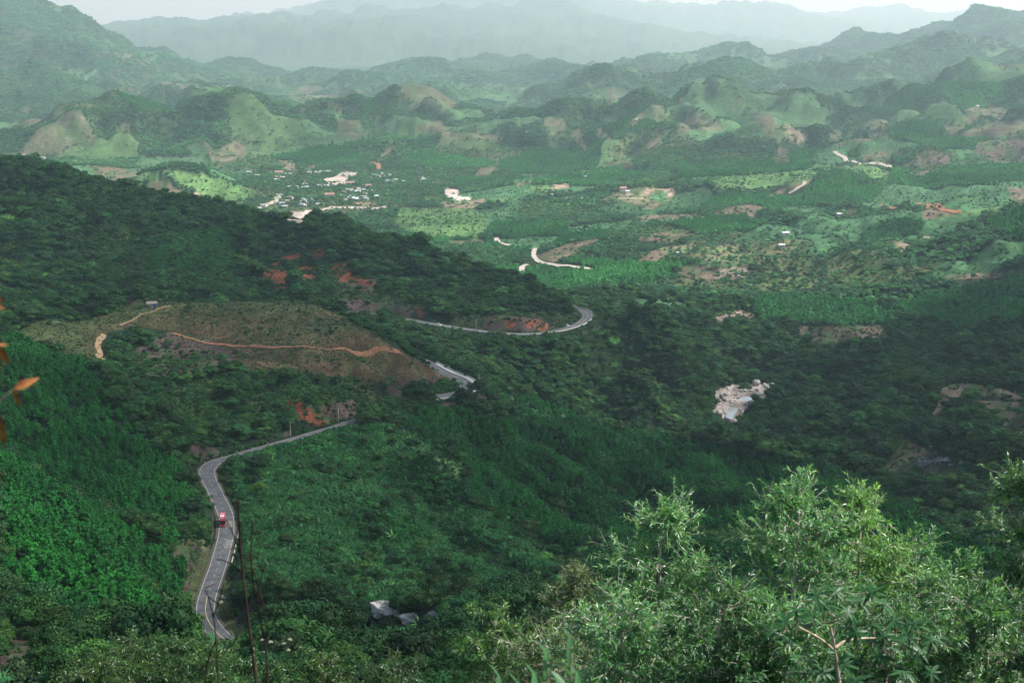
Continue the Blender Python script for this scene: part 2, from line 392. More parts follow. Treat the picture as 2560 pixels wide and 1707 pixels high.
# ------------------------------------------------------------------ smaller tracks: x, y of the photograph
TRACKS = {
 'dome_path': ([(262, 838), (250, 850), (244, 868), (250, 885), (246, 905), (240, 918), (250, 935), (262, 950), (268, 972)], (830, 960), 1.7, 'tan'),
 'terrace_path': ([(432, 834), (470, 846), (520, 860), (570, 864), (650, 868), (720, 869), (800, 873), (870, 876), (940, 876), (990, 879), (1010, 888)], (820, 1040), 1.3, 'red'),
 'crest_path': ([(300, 815), (335, 800), (362, 785), (400, 772), (432, 764)], (900, 1120), 0.9, 'tan'),
 'valley_road': ([(1338, 622), (1334, 636), (1340, 648), (1352, 657), (1372, 661), (1400, 666), (1440, 669), (1462, 671), (1488, 678)], (1500, 2600), 3.6, 'pale'),
 'valley_spur': ([(1318, 662), (1306, 668), (1303, 682)], (1500, 2600), 4.0, 'pale'),
 'north_road': ([(1240, 596), (1247, 607), (1262, 612), (1276, 615)], (1700, 3000), 4.0, 'pale'),
 'east_road': ([(2085, 380), (2094, 386), (2112, 396), (2116, 404), (2140, 408), (2190, 410), (2238, 418)], (2500, 4500), 5.0, 'pale'),
 'village_road': ([(645, 522), (668, 513), (690, 502), (700, 492), (698, 485)], (2300, 4500), 6.0, 'pale'),
 'hill_track': ([(930, 408), (945, 412), (947, 425)], (2500, 4500), 5.0, 'red'),
 'knoll_track': ([(1972, 485), (1990, 475), (2010, 462), (2012, 452)], (2000, 4000), 3.5, 'pale'),
 'east_track': ([(2300, 509), (2339, 513), (2380, 530), (2416, 531)], (1900, 4000), 5.0, 'red'),
 'loop_track': ([(2205, 512), (2225, 519), (2245, 517)], (1900, 4000), 3.0, 'red'),
}
def hit(x, y, r0=150, r1=12000):
    """first point of the ground mesh seen at pixel x, y"""
    D = np.exp(np.linspace(math.log(r0), math.log(r1), 3000))
    p = unproj(x, y, 1.0)
    X, Z = p[0] * D, CAMZ + (p[2] - CAMZ) * D
    g = ground(X, D)
    k = np.argmax(g >= Z)
    if g[k] < Z[k]: return None
    return np.array([X[k], D[k], g[k]])

TRK = {}
trk = np.zeros(GX.shape, bool)
for nm, (pts, (r0, r1), w, kind) in TRACKS.items():
    W = [hit(x, y, r0, r1) for x, y in pts]; W = np.array([q for q in W if q is not None])
    W = W[np.r_[True, np.hypot(*np.diff(W[:, :2], axis=0).T) < 600]]
    Q = spline(W, max(2.0, W[0, 1] * .004)); TRK[nm] = (Q, w, kind)
    for q in Q[::2]:
        rq = math.hypot(q[0], q[1]); i0, i1 = np.searchsorted(R, rq - w - 5 - .012 * rq), np.searchsorted(R, rq + w + 5); j0, j1 = np.searchsorted(TH, math.atan2(q[0], q[1]) - (w + 4) / rq), np.searchsorted(TH, math.atan2(q[0], q[1]) + (w + 4) / rq)
        trk[i0:i1, j0:j1] = True

# ------------------------------------------------------------------ what covers the ground
PX, PY = project(GX, GY, GZ)
fwd = GY > 1
elev = (GZ - CAMZ) / GR
run = np.maximum.accumulate(elev, axis=0)
VIS = fwd & ((GZ + 14 - CAMZ) / GR >= np.vstack([run[:1], run[:-1]]) - 0.0005)
SEEN = fwd & (elev >= run - 0.0022)

FOREST, PLANT, CROP, LIME, BARE, TAN, RED, SCRUB, SAND, VINE, ORCH, DARK, DOME, BURNT, ROCKY = range(15)
COL = {FOREST: (.014, .028, .014), PLANT: (.012, .034, .014), CROP: (.040, .100, .042), LIME: (.064, .125, .042), BARE: (.100, .080, .056), TAN: (.18, .14, .10), RED: (.165, .056, .030),
       SCRUB: (.060, .075, .032), SAND: (.38, .33, .28), VINE: (.012, .045, .018), ORCH: (.080, .12, .050), DARK: (.012, .03, .015), DOME: (.074, .052, .029), BURNT: (.072, .052, .046), ROCKY: (.17, .13, .11)}
cov = np.zeros(GX.shape, np.int8)

# field mosaic beyond the near hills: warped Voronoi parcels
def parcels(X, Y, s):
    x, y = X / s + 0.13 * fbm(X / s * 0.8, Y / s * 0.8, 2), Y / s + 0.13 * fbm(X / s * 0.8 + 50, Y / s * 0.8, 2)
    xi, yi = np.floor(x).astype(np.int64), np.floor(y).astype(np.int64)
    best = np.full(X.shape, 9.0); bid = np.zeros(X.shape, np.int64)
    for a in (-1, 0, 1):
        for b in (-1, 0, 1):
            h = _h(xi + a, yi + b)
            px, py = xi + a + (h % 97) / 97.0, yi + b + (h // 97 % 9) / 9.0
            dd = (x - px) ** 2 + (y - py) ** 2
            m = dd < best; best[m] = dd[m]; bid[m] = h[m]
    return bid
far = (GR > 1750)
pid = np.where(GR < 5500, parcels(GX, GY, 190.0), parcels(GX, GY, 420.0))
u_ = (pid * 7919 % 1024) / 1024.0
slope = np.hypot(np.gradient(GZ, axis=0) / np.maximum(np.gradient(GR, axis=0), 1e-3), np.gradient(GZ, axis=1) / (GR * np.gradient(GA, axis=1)))
pick = np.select([u_ < .34, u_ < .50, u_ < .78, u_ < .885, u_ < .92, u_ < .96, u_ < .97], [FOREST, PLANT, CROP, SCRUB, BARE, LIME, TAN], FOREST)
cov[far] = pick[far]
edgy = np.zeros(GX.shape, bool); edgy[:, 1:] |= pid[:, 1:] != pid[:, :-1]; edgy[1:] |= pid[1:] != pid[:-1]; edgy &= (GR > 1750) & (GR < 5500)
bigm = GR > 5500
cov[bigm & (slope > 0.42)] = FOREST
cov[(GR > 9000) & (GZ > CAMZ - 335)] = FOREST
POLY = """
A 640,425 1120,425 1130,515 960,512 700,535 640,545 600,480
P 0,1180 60,1185 250,1290 400,1380 470,1420 478,1480 470,1540 500,1600 400,1600 250,1590 100,1545 0,1530
P 0,850 50,855 130,900 200,920 250,965 265,1000 330,1090 450,1180 500,1290 460,1370 400,1360 250,1290 60,1180 0,1175
S 420,1330 480,1280 520,1300 520,1400 490,1540 460,1500 470,1420
U 0,1545 60,1575 110,1620 140,1707 0,1707
M 20,842 100,800 200,805 260,790 330,757 480,757 700,750 780,758 860,793 950,848 1050,903 1130,948 1100,965 1000,960 900,925 760,905 640,890 560,870 480,835 420,825 330,815 270,830 245,880 240,925 180,900 110,875 40,852
M 560,870 640,890 760,905 900,925 960,950 900,960 780,930 640,925 560,900
U 330,880 420,830 520,845 600,890 560,930 430,950 380,960 340,940
U 960,950 1110,940 1100,1000 1010,1010 970,985
S 350,1000 600,930 900,950 960,1000 700,1060 500,1080 400,1050
R 708,1000 745,1000 800,1040 818,1060 770,1062 735,1035
R 650,672 700,655 730,690 715,726 680,716 655,702
R 700,648 745,636 760,642 720,656
R 740,665 790,665 790,692 745,690
R 822,662 870,660 885,690 940,703 930,716 850,712 826,692
U 826,700 930,716 1010,750 1050,785 950,782 880,775 830,745
U 1200,790 1400,780 1440,800 1400,820 1250,826 1190,815
R 1256,795 1284,795 1288,818 1265,820
R 1315,803 1342,798 1342,819 1316,819
R 1345,800 1372,806 1366,828 1350,826
R 1040,765 1070,765 1062,785 1050,790
R 760,630 800,620 830,640 790,640
V 560,1135 640,1125 760,1095 870,1070 950,1060 1050,1110 1170,1180 1150,1260 1300,1330 1450,1420 1200,1500 900,1530 700,1480 620,1450 600,1300 590,1180
L 985,1068 1055,1100 1100,1130 1165,1180 1150,1215 1110,1200 1060,1150 1010,1105
P 960,1030 1080,1020 1200,1045 1350,1060 1500,1080 1650,1100 1800,1130 1950,1155 2100,1185 2230,1250 2330,1330 2560,1420 2300,1480 1500,1450 1300,1320 1160,1260 1180,1180 1050,1100
C 1240,990 1330,1000 1480,1060 1500,1080 1300,1055
W 1782,978 1830,962 1932,958 1928,982 1890,1002 1862,1022 1838,1056 1812,1058 1808,1032 1782,1028 1798,1002
B 2255,1090 2310,1120 2345,1145 2405,1170 2405,1190 2340,1205 2300,1235 2265,1195 2205,1170 2240,1130
T 2360,960 2430,958 2560,985 2560,1000 2440,990 2370,1010 2330,1042 2340,990
B 2440,1000 2560,1005 2560,1090 2480,1050
C 1860,935 1930,925 1950,945 1880,950
A 240,565 375,575 370,690 240,710
V 385,590 560,570 600,620 640,685 365,690
U 225,715 340,712 350,755 240,765
B 1990,818 2200,812 2225,842 2050,857 2000,840
P 1880,755 1920,742 2060,748 2160,760 2245,790 2220,815 2000,815 1900,812
P 2230,765 2430,728 2560,700 2560,800 2400,830 2280,800
K 1775,785 1850,775 1892,785 1870,800 1800,802
C 1570,745 1680,750 1760,770 1600,775
B 1345,637 1424,607 1500,597 1454,626 1383,656 1348,645
B 1593,661 1606,634 1642,623 1672,639 1636,661
B 1685,691 1704,665 1743,664 1797,669 1792,707 1737,702
K 1797,669 1879,669 1857,697 1789,699
B 1574,544 1634,536 1743,537 1770,544 1688,551 1606,551
B 1775,539 1824,517 1879,511 1914,520 1879,536 1920,544 1851,540
B 1590,593 1661,580 1743,585 1688,601 1606,603
T 1498,505 1547,475 1606,468 1694,475 1672,501 1628,527 1596,514 1533,501
C 1620,485 1670,484 1660,500 1640,505
C 1416,569 1552,552 1661,551 1552,577 1421,590
O 1640,620 1800,605 2010,600 2030,615 1960,650 1850,665 1720,650 1680,640
P 1961,511 2015,468 2094,435 2151,446 2138,482 2078,514
C 1961,517 2067,517 2050,541 1960,540
G 1770,450 1900,430 2050,430 2030,450 1900,480 1790,475
P 1690,410 1830,405 2030,405 2020,425 1850,440 1700,445
L 1060,492 1104,492 1104,503 1060,503
L 1302,475 1359,460 1381,471 1367,484
T 1373,462 1424,460 1419,471 1381,473
T 1283,457 1335,453 1327,460 1294,465
C 1234,490 1305,476 1370,487 1327,501
L 1212,501 1250,494 1294,501 1264,506
G 1000,520 1180,520 1230,560 1190,600 1060,600 980,570
L 1060,575 1190,580 1180,598 1070,596
C 1230,600 1400,590 1380,620 1260,625
B 1120,603 1210,600 1210,612 1125,612
Q 1078,455 1106,454 1106,463 1079,463
W 796,450 835,443 844,435 861,429 895,431 886,441 869,450 867,465 850,465 824,462 815,454
W 712,531 751,529 801,523 831,516 882,516 929,518 975,516 957,523 919,522 863,523 818,522 805,529 826,537 838,542 829,548 818,544 788,544 762,553 751,567 734,556 713,548
T 882,508 912,504 942,508 955,513 901,514
L 751,492 798,485 785,499 755,499
T 700,404 732,402 742,430 710,428
T 762,421 788,411 785,420 766,426
L 305,468 365,430 400,428 390,450 330,470
G 400,428 480,430 560,450 640,480 600,520 480,480
W 1106,484 1117,472 1147,476 1144,492 1177,494 1180,501 1142,503 1125,495
T 1100,505 1170,505 1210,495 1200,510 1180,522 1130,522 1105,515
B 250,425 300,440 310,455 270,448
B 278,335 299,316 332,313 321,329
T 449,356 501,348 517,362 531,403 566,405 593,392 618,392 612,367 596,351 570,365 540,375 520,358 505,352
T 71,381 114,359 117,365 76,384
T 125,397 152,378 171,375 141,389
C 463,362 503,356 522,381 517,395 476,389
B 41,286 73,275 71,291
B 839,299 896,301 912,335 893,348 852,337
B 817,253 863,264 852,272 820,267
B 735,280 760,269 779,272 754,286
B 918,291 950,294 937,307
T 980,332 996,316 1026,316 1051,313 1097,302 1127,335 1116,340 1075,327 1021,327
T 937,403 964,375 1002,356 980,375 945,400
B 1116,348 1143,337 1247,335 1239,351 1184,346
S 1130,375 1157,354 1209,359 1214,381 1171,405 1130,389
B 1185,440 1200,420 1245,405 1235,425 1215,438
C 803,275 852,278 858,297 803,288
B 730,223 784,212 814,223 771,245
D 776,399 931,340 928,346 836,389 828,381
B 1168,218 1190,231 1181,237
B 1359,299 1402,299 1419,321 1397,329 1381,343
B 1421,324 1451,324 1468,378 1454,378 1432,351
B 1481,324 1498,321 1530,346 1522,354
B 1563,321 1579,302 1634,264 1658,264 1647,275 1612,288 1587,310
B 1688,261 1699,245 1718,242
B 1514,256 1519,234 1558,231 1568,248
B 1767,215 1775,203 1794,204 1794,226
B 1819,253 1860,250 1857,269 1841,272
B 1688,313 1748,291 1781,297 1811,324 1770,327 1704,327
S 1514,389 1552,351 1647,321 1661,348 1596,392 1552,403
B 1596,392 1620,352 1655,345 1640,370 1610,392
B 1511,405 1590,405 1579,420 1519,416
C 1503,286 1530,288 1544,310 1517,316
B 1885,283 1925,283 1935,300 1960,325 1982,353 1945,353 1915,335 1892,310
T 1958,324 1974,313 2023,351 2002,356 1983,351
B 2149,327 2170,302 2214,299 2217,318 2187,321
B 2355,321 2396,294 2475,269 2510,272 2510,283 2451,291 2410,321 2383,335 2358,327
B 2396,340 2423,324 2491,307 2560,302 2560,337 2464,346
U 2432,378 2448,356 2478,351 2560,350 2560,408 2491,405
B 2091,362 2151,346 2219,332 2214,343 2151,354 2094,367
P 2116,397 2127,381 2146,376 2159,381 2143,395
B 2149,397 2165,384 2227,381 2195,408
P 2200,407 2266,392 2309,376 2276,405 2247,416
K 2285,395 2328,381 2383,384 2369,408 2301,411
B 2070,337 2110,332 2105,343 2072,351
B 1936,392 1947,362 1974,378 1974,397
B 2298,550 2312,520 2344,522 2404,531 2355,544
B 2510,468 2560,472 2560,509 2527,509 2519,482
B 2086,548 2116,533 2159,520 2138,536 2105,548
B 1920,487 1974,465 2037,446 2015,465 1953,484 1920,492
P 2195,585 2192,569 2233,556 2315,555 2296,588
P 2151,601 2165,585 2274,588 2247,604
L 2323,550 2437,525 2560,509 2560,517 2437,536
P 2451,563 2560,522 2560,604 2519,607
B 2328,705 2383,688 2491,680 2560,672 2560,686 2464,697 2369,702
G 2026,427 2037,408 2089,411 2072,430
B 2255,435 2301,422 2369,424 2301,438
T 2233,607 2293,604 2255,631 2244,626
"""
KEY = dict(P=PLANT, S=SCRUB, U=BURNT, M=DOME, R=RED, Q=BARE, V=VINE, L=LIME, C=CROP, G=LIME, W=SAND, B=BARE, T=TAN, A=SCRUB, K=ROCKY, O=ORCH, E=RED, D=DARK)
def inpoly(px, py, P):
    ins = np.zeros(px.shape, bool)
    n = len(P)
    for i in range(n):
        x0, y0 = P[i]; x1, y1 = P[(i + 1) % n]
        if y0 == y1: continue
        c = ((y0 > py) != (y1 > py)) & (px < (x1 - x0) * (py - y0) / (y1 - y0) + x0)
        ins ^= c
    return ins
PXw = PX + 4.5 * noise(GX / (GR * 0.012), GY / (GR * 0.03)); PYw = PY + 1.6 * noise(GX / (GR * 0.012) + 70, GY / (GR * 0.03))
cidx = np.where(SEEN.ravel() & (GR.ravel() > 150))[0]
fx, fy = PXw.ravel()[cidx], PYw.ravel()[cidx]
cf = cov.ravel()
for ln in POLY.strip().split('\n'):
    t = ln.split(); P = [tuple(map(float, q.split(','))) for q in t[1:]]
    xs = [q[0] for q in P]; ys = [q[1] for q in P]
    m = (fx > min(xs)) & (fx < max(xs)) & (fy > min(ys)) & (fy < max(ys))
    s_ = np.where(m)[0]
    ii = inpoly(fx[s_], fy[s_], P)
    cf[cidx[s_[ii]]] = KEY[t[0]]
cov = cf.reshape(GX.shape)
roadside = (RDd < RDw + 5) & m_
# steep soil above the road reads as bare red-brown bank in places
bank = m_ & (RDd < 16) & (RDd > RDw + 2) & (slope > 0.55) & (noise(GX / 18, GY / 18) > 0.02)
cov[bank & (cov != RED)] = BURNT

def hides(h):
    """ground where a plant h metres tall would stand before the bottom bend or the rock pile"""
    tx, ty = project(GX, GY, GZ + h)
    return ((tx > 465) & (tx < 645) & (ty < 1602) & (PY > 1380) & (GY < 475)) | ((tx < 135) & (ty > 1535) & (GY < 290)) | ((tx > 470) & (tx < 575) & (GY > 440) & (GY < 560) & (RDd < RDw + 12)) | ((tx > 870) & (tx < 1115) & (ty < 1562) & (PY > 1540) & (GY < 420))
cov[hides(10) & (GR < 600) & (cov == FOREST)] = SCRUB
ground_col = np.zeros(GX.shape + (4,), np.float32); ground_col[..., 3] = 1
base = np.array([COL[k] for k in range(15)])
ground_col[..., :3] = base[cov]
nz = np.clip(1 + (0.35 - .17 * sstep(1800, 4000, GR)) * fbm(GX / (8 + GR * 0.012), GY / (8 + GR * 0.012), 3), 0.5, 1.7)
ground_col[..., :3] *= nz[..., None]
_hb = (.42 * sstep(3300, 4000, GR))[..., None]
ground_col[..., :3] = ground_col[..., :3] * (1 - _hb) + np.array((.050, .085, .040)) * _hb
# parcel to parcel variation and the grass that creeps over bare ground
ground_col[..., :3] *= (0.75 + 0.5 * ((pid * 31 % 1024) / 1024.0))[..., None] ** far[..., None]
gm = sstep(0.05, 0.35, fbm(GX / (10 + GR * 0.006), GY / (10 + GR * 0.006), 3)) * (np.isin(cov, (BARE, SCRUB, TAN, BURNT, ROCKY)) * 0.75 + (cov == DOME) * .28)
# the crest of the knoll is greener
gm = np.maximum(gm, (cov == DOME) * sstep(CAMZ - 202, CAMZ - 190, GZ) * .6)
ground_col[..., :3] = ground_col[..., :3] * (1 - gm[..., None]) + np.array((.045, .085, .03)) * gm[..., None]
_tz = (cov == TAN) & (GR < 3500) & (np.abs(PX - 1595) < 120) & (PY > 455) & (PY < 540)
ground_col[_tz & (((GZ * .3) % 1) < .45), :3] = (.045, .085, .032)
_oz = (cov == ORCH); ground_col[_oz & (((GZ * .2 + .03 * noise(GX / 60, GY / 60)) % 1) < .3), :3] = (.13, .11, .07)
# planting rows, ploughing and terraces: relief only where they can be told apart
fur = (cov == ORCH) | (cov == TAN) & (GR < 3500) & (np.abs(PX - 1595) < 110) & (PY > 460) & (PY < 530)
GZt = GZ + np.where(fur, 1.2 * (np.abs(((GZ * 0.25) % 1) - 0.5) - 0.25), 0)
# ------------------------------------------------------------------ materials
def mat(name):
    m = bpy.data.materials.new(name); m.use_nodes = True
    nt = m.node_tree; b = nt.nodes['Principled BSDF']
    return m, nt, b
def N(nt, t, **k):
    n = nt.nodes.new(t)
    for a, v in k.items(): setattr(n, a, v)
    return n

def noise_mat(name, c1, c2, scale=2.0, rough=0.85, bump=0.3, detail=6.0, dist=0.05, coords='Object', spec=0.2):
    m, nt, b = mat(name)
    tc = N(nt, 'ShaderNodeTexCoord'); nz = N(nt, 'ShaderNodeTexNoise')
    nz.inputs['Scale'].default_value = scale; nz.inputs['Detail'].default_value = detail
    nt.links.new(tc.outputs[coords], nz.inputs['Vector'])
    mr = N(nt, 'ShaderNodeMapRange'); mr.inputs[1].default_value = 0.35; mr.inputs[2].default_value = 0.65
    nt.links.new(nz.outputs['Fac'], mr.inputs[0])
    mx = N(nt, 'ShaderNodeMix', data_type='RGBA')
    mx.inputs[6].default_value = (*c1, 1); mx.inputs[7].default_value = (*c2, 1)
    nt.links.new(mr.outputs[0], mx.inputs[0]); nt.links.new(mx.outputs[2], b.inputs['Base Color'])
    b.inputs['Roughness'].default_value = rough
    b.inputs['Specular IOR Level'].default_value = spec
    if bump:
        bp = N(nt, 'ShaderNodeBump'); bp.inputs['Strength'].default_value = bump; bp.inputs['Distance'].default_value = dist
        nt.links.new(nz.outputs['Fac'], bp.inputs['Height']); nt.links.new(bp.outputs[0], b.inputs['Normal'])
    return m

def ground_mat():
    m, nt, b = mat('hillside_ground')
    at = N(nt, 'ShaderNodeAttribute', attribute_name='cover')
    tc = N(nt, 'ShaderNodeTexCoord')
    prev = at.outputs['Color']
    for sc_, amt in ((0.9, 0.55), (0.11, 0.45), (0.016, 0.3)):
        nz = N(nt, 'ShaderNodeTexNoise'); nz.inputs['Scale'].default_value = sc_; nz.inputs['Detail'].default_value = 5
        nt.links.new(tc.outputs['Object'], nz.inputs['Vector'])
        mr = N(nt, 'ShaderNodeMapRange'); mr.inputs[1].default_value = 0.3; mr.inputs[2].default_value = 0.7
        mr.inputs[3].default_value = 1 - amt; mr.inputs[4].default_value = 1 + amt
        nt.links.new(nz.outputs['Fac'], mr.inputs[0])
        vm = N(nt, 'ShaderNodeVectorMath', operation='SCALE')
        nt.links.new(prev, vm.inputs[0]); nt.links.new(mr.outputs[0], vm.inputs['Scale'])
        prev = vm.outputs[0]
    nt.links.new(prev, b.inputs['Base Color'])
    b.inputs['Roughness'].default_value = 0.95
    b.inputs['Specular IOR Level'].default_value = 0.05
    nz = N(nt, 'ShaderNodeTexNoise'); nz.inputs['Scale'].default_value = 0.6; nz.inputs['Detail'].default_value = 6
    nt.links.new(tc.outputs['Object'], nz.inputs['Vector'])
    bp = N(nt, 'ShaderNodeBump'); bp.inputs['Strength'].default_value = 0.7; bp.inputs['Distance'].default_value = 0.7
    nt.links.new(nz.outputs['Fac'], bp.inputs['Height']); nt.links.new(bp.outputs[0], b.inputs['Normal'])
    return m
MG = ground_mat()

def leaf_mat(name, rough=0.6, spec=0.12, trans=0.0, scale=0.35):
    """foliage colour comes from each plant's own 'leafcolour'"""
    m, nt, b = mat(name)
    at = N(nt, 'ShaderNodeAttribute', attribute_name='leafcolour', attribute_type='INSTANCER')
    ge = N(nt, 'ShaderNodeNewGeometry')
    mr = N(nt, 'ShaderNodeMapRange'); mr.inputs[3].default_value = 0.62; mr.inputs[4].default_value = 1.5
    nt.links.new(ge.outputs['Random Per Island'], mr.inputs[0])
    vm = N(nt, 'ShaderNodeVectorMath', operation='SCALE')
    nt.links.new(at.outputs['Color'], vm.inputs[0]); nt.links.new(mr.outputs[0], vm.inputs['Scale'])
    nt.links.new(vm.outputs[0], b.inputs['Base Color'])
    b.inputs['Roughness'].default_value = rough
    b.inputs['Specular IOR Level'].default_value = spec
    if trans:
        tr = N(nt, 'ShaderNodeBsdfTranslucent'); ms = N(nt, 'ShaderNodeMixShader'); ms.inputs[0].default_value = trans
        vm2 = N(nt, 'ShaderNodeVectorMath', operation='MULTIPLY'); vm2.inputs[1].default_value = (1.6, 1.5, 0.6)
        nt.links.new(vm.outputs[0], vm2.inputs[0]); nt.links.new(vm2.outputs[0], tr.inputs[0])
        nt.links.new(b.outputs[0], ms.inputs[1]); nt.links.new(tr.outputs[0], ms.inputs[2])
        nt.links.new(ms.outputs[0], nt.nodes['Material Output'].inputs[0])
    return m
ML = leaf_mat('foliage')
MLN = leaf_mat('glossy_foliage', rough=0.40, spec=0.6, trans=0.3)
MBARK = noise_mat('bark', (.10, .075, .05), (.22, .18, .14), 6.0)

# ------------------------------------------------------------------ the ground as bands of terrain
FQ = (np.arange((NR - 1) * NT).reshape(NR - 1, NT)[:, :-1, None] + np.array([0, 1, NT + 1, NT]))
def band(name, i0, i1, label=None):
    nrow = i1 - i0 + 1
    V = np.stack([GX[i0:i1 + 1], GY[i0:i1 + 1], GZt[i0:i1 + 1]], -1).reshape(-1, 3)
    F = (np.arange((nrow - 1) * NT).reshape(nrow - 1, NT)[:, :-1, None] + np.array([0, NT, NT + 1, 1])).reshape(-1, 4)
    if i0 == 0:
        V = np.vstack([V, [[0, 0, CAMZ - 2.6]]])
        c = len(V) - 1
        T3 = np.stack([np.full(NT - 1, c), np.arange(NT - 1), np.arange(1, NT)], 1)
        F = [F, T3]
    me = fast_mesh(name, V, F, [MG], smooth=True)
    ca = me.color_attributes.new('cover', 'FLOAT_COLOR', 'POINT')
    cc = ground_col[i0:i1 + 1].reshape(-1, 4)
    if i0 == 0: cc = np.vstack([cc, cc[:1]])
    ca.data.foreach_set('color', cc.ravel())
    o = link(name, me); tag(o, label, kind='structure')
    return o
i1_ = int(np.searchsorted(R, 1620)); i2_ = int(np.searchsorted(R, 3450)); i3_ = int(np.searchsorted(R, 11500))
band('hillside', 0, i1_, 'steep green hillsides below the viewpoint')
band('valley_floor', i1_, i2_, 'patchwork of fields on the valley floor')
band('hills', i2_, i3_, 'rolling farmed hills across the valley')
band('mountains', i3_, NR - 1, 'pale blue mountain range on the horizon')

# ------------------------------------------------------------------ air
hz = bpy.data.meshes.new('haze'); bm = bmesh.new(); bmesh.ops.create_cube(bm, size=1.0)
bm.to_mesh(hz); bm.free()
ho = link('haze', hz); ho.scale = (120000, 110000, 2100); ho.location = (0, 0, CAMZ - 380 + 1050)
hm = bpy.data.materials.new('haze'); hm.use_nodes = True; hn = hm.node_tree; hn.nodes.clear()
o_ = hn.nodes.new('ShaderNodeOutputMaterial'); v_ = hn.nodes.new('ShaderNodeVolumePrincipled')
v_.inputs['Color'].default_value = (.66, .87, .93, 1); v_.inputs['Absorption Color'].default_value = (1, 1, 1, 1); v_.inputs['Density'].default_value = 6.4e-5; v_.inputs['Anisotropy'].default_value = 0.45
hn.links.new(v_.outputs[0], o_.inputs['Volume']); hz.materials.append(hm)
tag(ho, 'thin pale haze filling the valley', kind='stuff')
# ------------------------------------------------------------------ plants
def rand_dirs(n, r):
    v = r.normal(size=(n, 3)); return v / np.linalg.norm(v, axis=1)[:, None]

def leaf_tris(P, Nrm, size, r, aspect=1.6, spread=0.9, quads=True):
    """leaf clumps: one small quad per point, facing roughly along Nrm"""
    n = len(P)
    nn = Nrm + spread * r.normal(size=(n, 3)) * 0.6
    nn /= np.linalg.norm(nn, axis=1)[:, None] + 1e-9
    t = np.cross(nn, rand_dirs(n, r)); t /= np.linalg.norm(t, axis=1)[:, None] + 1e-9
    b = np.cross(nn, t)
    s = size * r.uniform(0.6, 1.35, n)[:, None]
    if quads:
        V = np.stack([P - t * s * aspect / 2, P + b * s / 2 - t * s * 0.1, P + t * s * aspect / 2, P - b * s / 2 + t * s * 0.1], 1).reshape(-1, 3)
        F = np.arange(4 * n).reshape(n, 4)
    else:
        V = np.stack([P - t * s * 0.7 - b * s * .45, P + t * s * 0.7 - b * s * .35, P + b * s * 0.75], 1).reshape(-1, 3)
        F = np.arange(3 * n).reshape(n, 3)
    return V, F

_ico = None
def ico_blob(c, rad, r, sub=1):
    bm = bmesh.new(); bmesh.ops.create_icosphere(bm, subdivisions=sub, radius=1.0)
    V = np.array([v.co[:] for v in bm.verts]); F = np.array([[v.index for v in f.verts] for f in bm.faces]); bm.free()
    V = V * (1 + 0.18 * r.normal(size=(len(V), 1)))
    return V * rad + c, F

def join(parts):
    Vs, Fs, k = [], [], 0
    for V, F in parts:
        Vs.append(V); Fs.append(F + k); k += len(V)
    return np.vstack(Vs), Fs

def lobes_crown(r, lobes, n, size, quads=False, down=-0.35, core=0.72):
    """lobes: list of centre, radii; leaf clumps on and just under their skins"""
    parts = []
    w = np.array([np.prod(l[1]) ** (2 / 3) for l in lobes]); w = w / w.sum()
    for (c, rad), f in zip(lobes, w):
        c, rad = np.array(c, float), np.array(rad, float)
        parts.append(ico_blob(c, rad * core, r))
        m = max(6, int(n * f * 1.35))
        d = rand_dirs(m, r); d = d[d[:, 2] > down]
        P = c + d * rad * r.uniform(0.78, 1.08, (len(d), 1))
        nr = d / rad; nr /= np.linalg.norm(nr, axis=1)[:, None]
        parts.append(leaf_tris(P, nr, size, r, quads=quads))
    return join(parts)

def tube(P, rad, k=6):
    P = np.asarray(P, float); n = len(P); rad = np.asarray(rad, float)
    T = np.gradient(P, axis=0); T /= np.linalg.norm(T, axis=1)[:, None] + 1e-9
    up = np.array([0.13, 0.98, 0.15]); A = np.cross(T, up); A /= np.linalg.norm(A, axis=1)[:, None] + 1e-9
    B = np.cross(T, A); an = np.arange(k) * 2 * np.pi / k
    V = (P[:, None] + rad[:, None, None] * (A[:, None] * np.cos(an)[None, :, None] + B[:, None] * np.sin(an)[None, :, None])).reshape(-1, 3)
    i = np.arange(n - 1)[:, None] * k; j = np.arange(k)[None]
    F = np.stack([i + j, i + (j + 1) % k, i + k + (j + 1) % k, i + k + j], -1).reshape(-1, 4)
    V = np.vstack([V, P[-1] + T[-1] * rad[-1]]); e = len(V) - 1
    cap = np.array([[(n - 1) * k + a, (n - 1) * k + (a + 1) % k, e, e] for a in range(k)])[:, :3]
    return V, [F, cap]

def multi(parts):
    """join (V, F or [F..]) into V, [F..]"""
    Vs, Fs, k = [], [], 0
    for V, F in parts:
        for f in (F if isinstance(F, list) else [F]): Fs.append(np.asarray(f) + k)
        Vs.append(V); k += len(V)
    return np.vstack(Vs), Fs

def acacia_lobes(r, h, w):
    L = []
    for k in range(5):
        t = k / 4
        L.append(((r.normal() * .12 * w, r.normal() * .12 * w, h * (0.38 + 0.5 * t)), (w * (0.44 - 0.24 * t) * r.uniform(.85, 1.15),) * 2 + (h * 0.17,)))
    for k in range(4):
        a = r.uniform(0, 6.28); L.append(((math.cos(a) * w * .28, math.sin(a) * w * .28, h * r.uniform(.45, .7)), (w * .2, w * .2, h * .12)))
    return L
def broad_lobes(r, h, w):
    L = [((0, 0, h * .62), (w * .42, w * .42, h * .26))]
    for k in range(r.integers(5, 8)):
        a = k * 6.28 / 6 + r.uniform(-.4, .4); q = w * r.uniform(.24, .42)
        L.append(((math.cos(a) * w * .36, math.sin(a) * w * .36, h * r.uniform(.48, .82)), (q * .75, q * .75, q * .52)))
    L.append(((r.normal() * .1 * w, r.normal() * .1 * w, h * .86), (w * .26, w * .26, h * .15)))
    return L

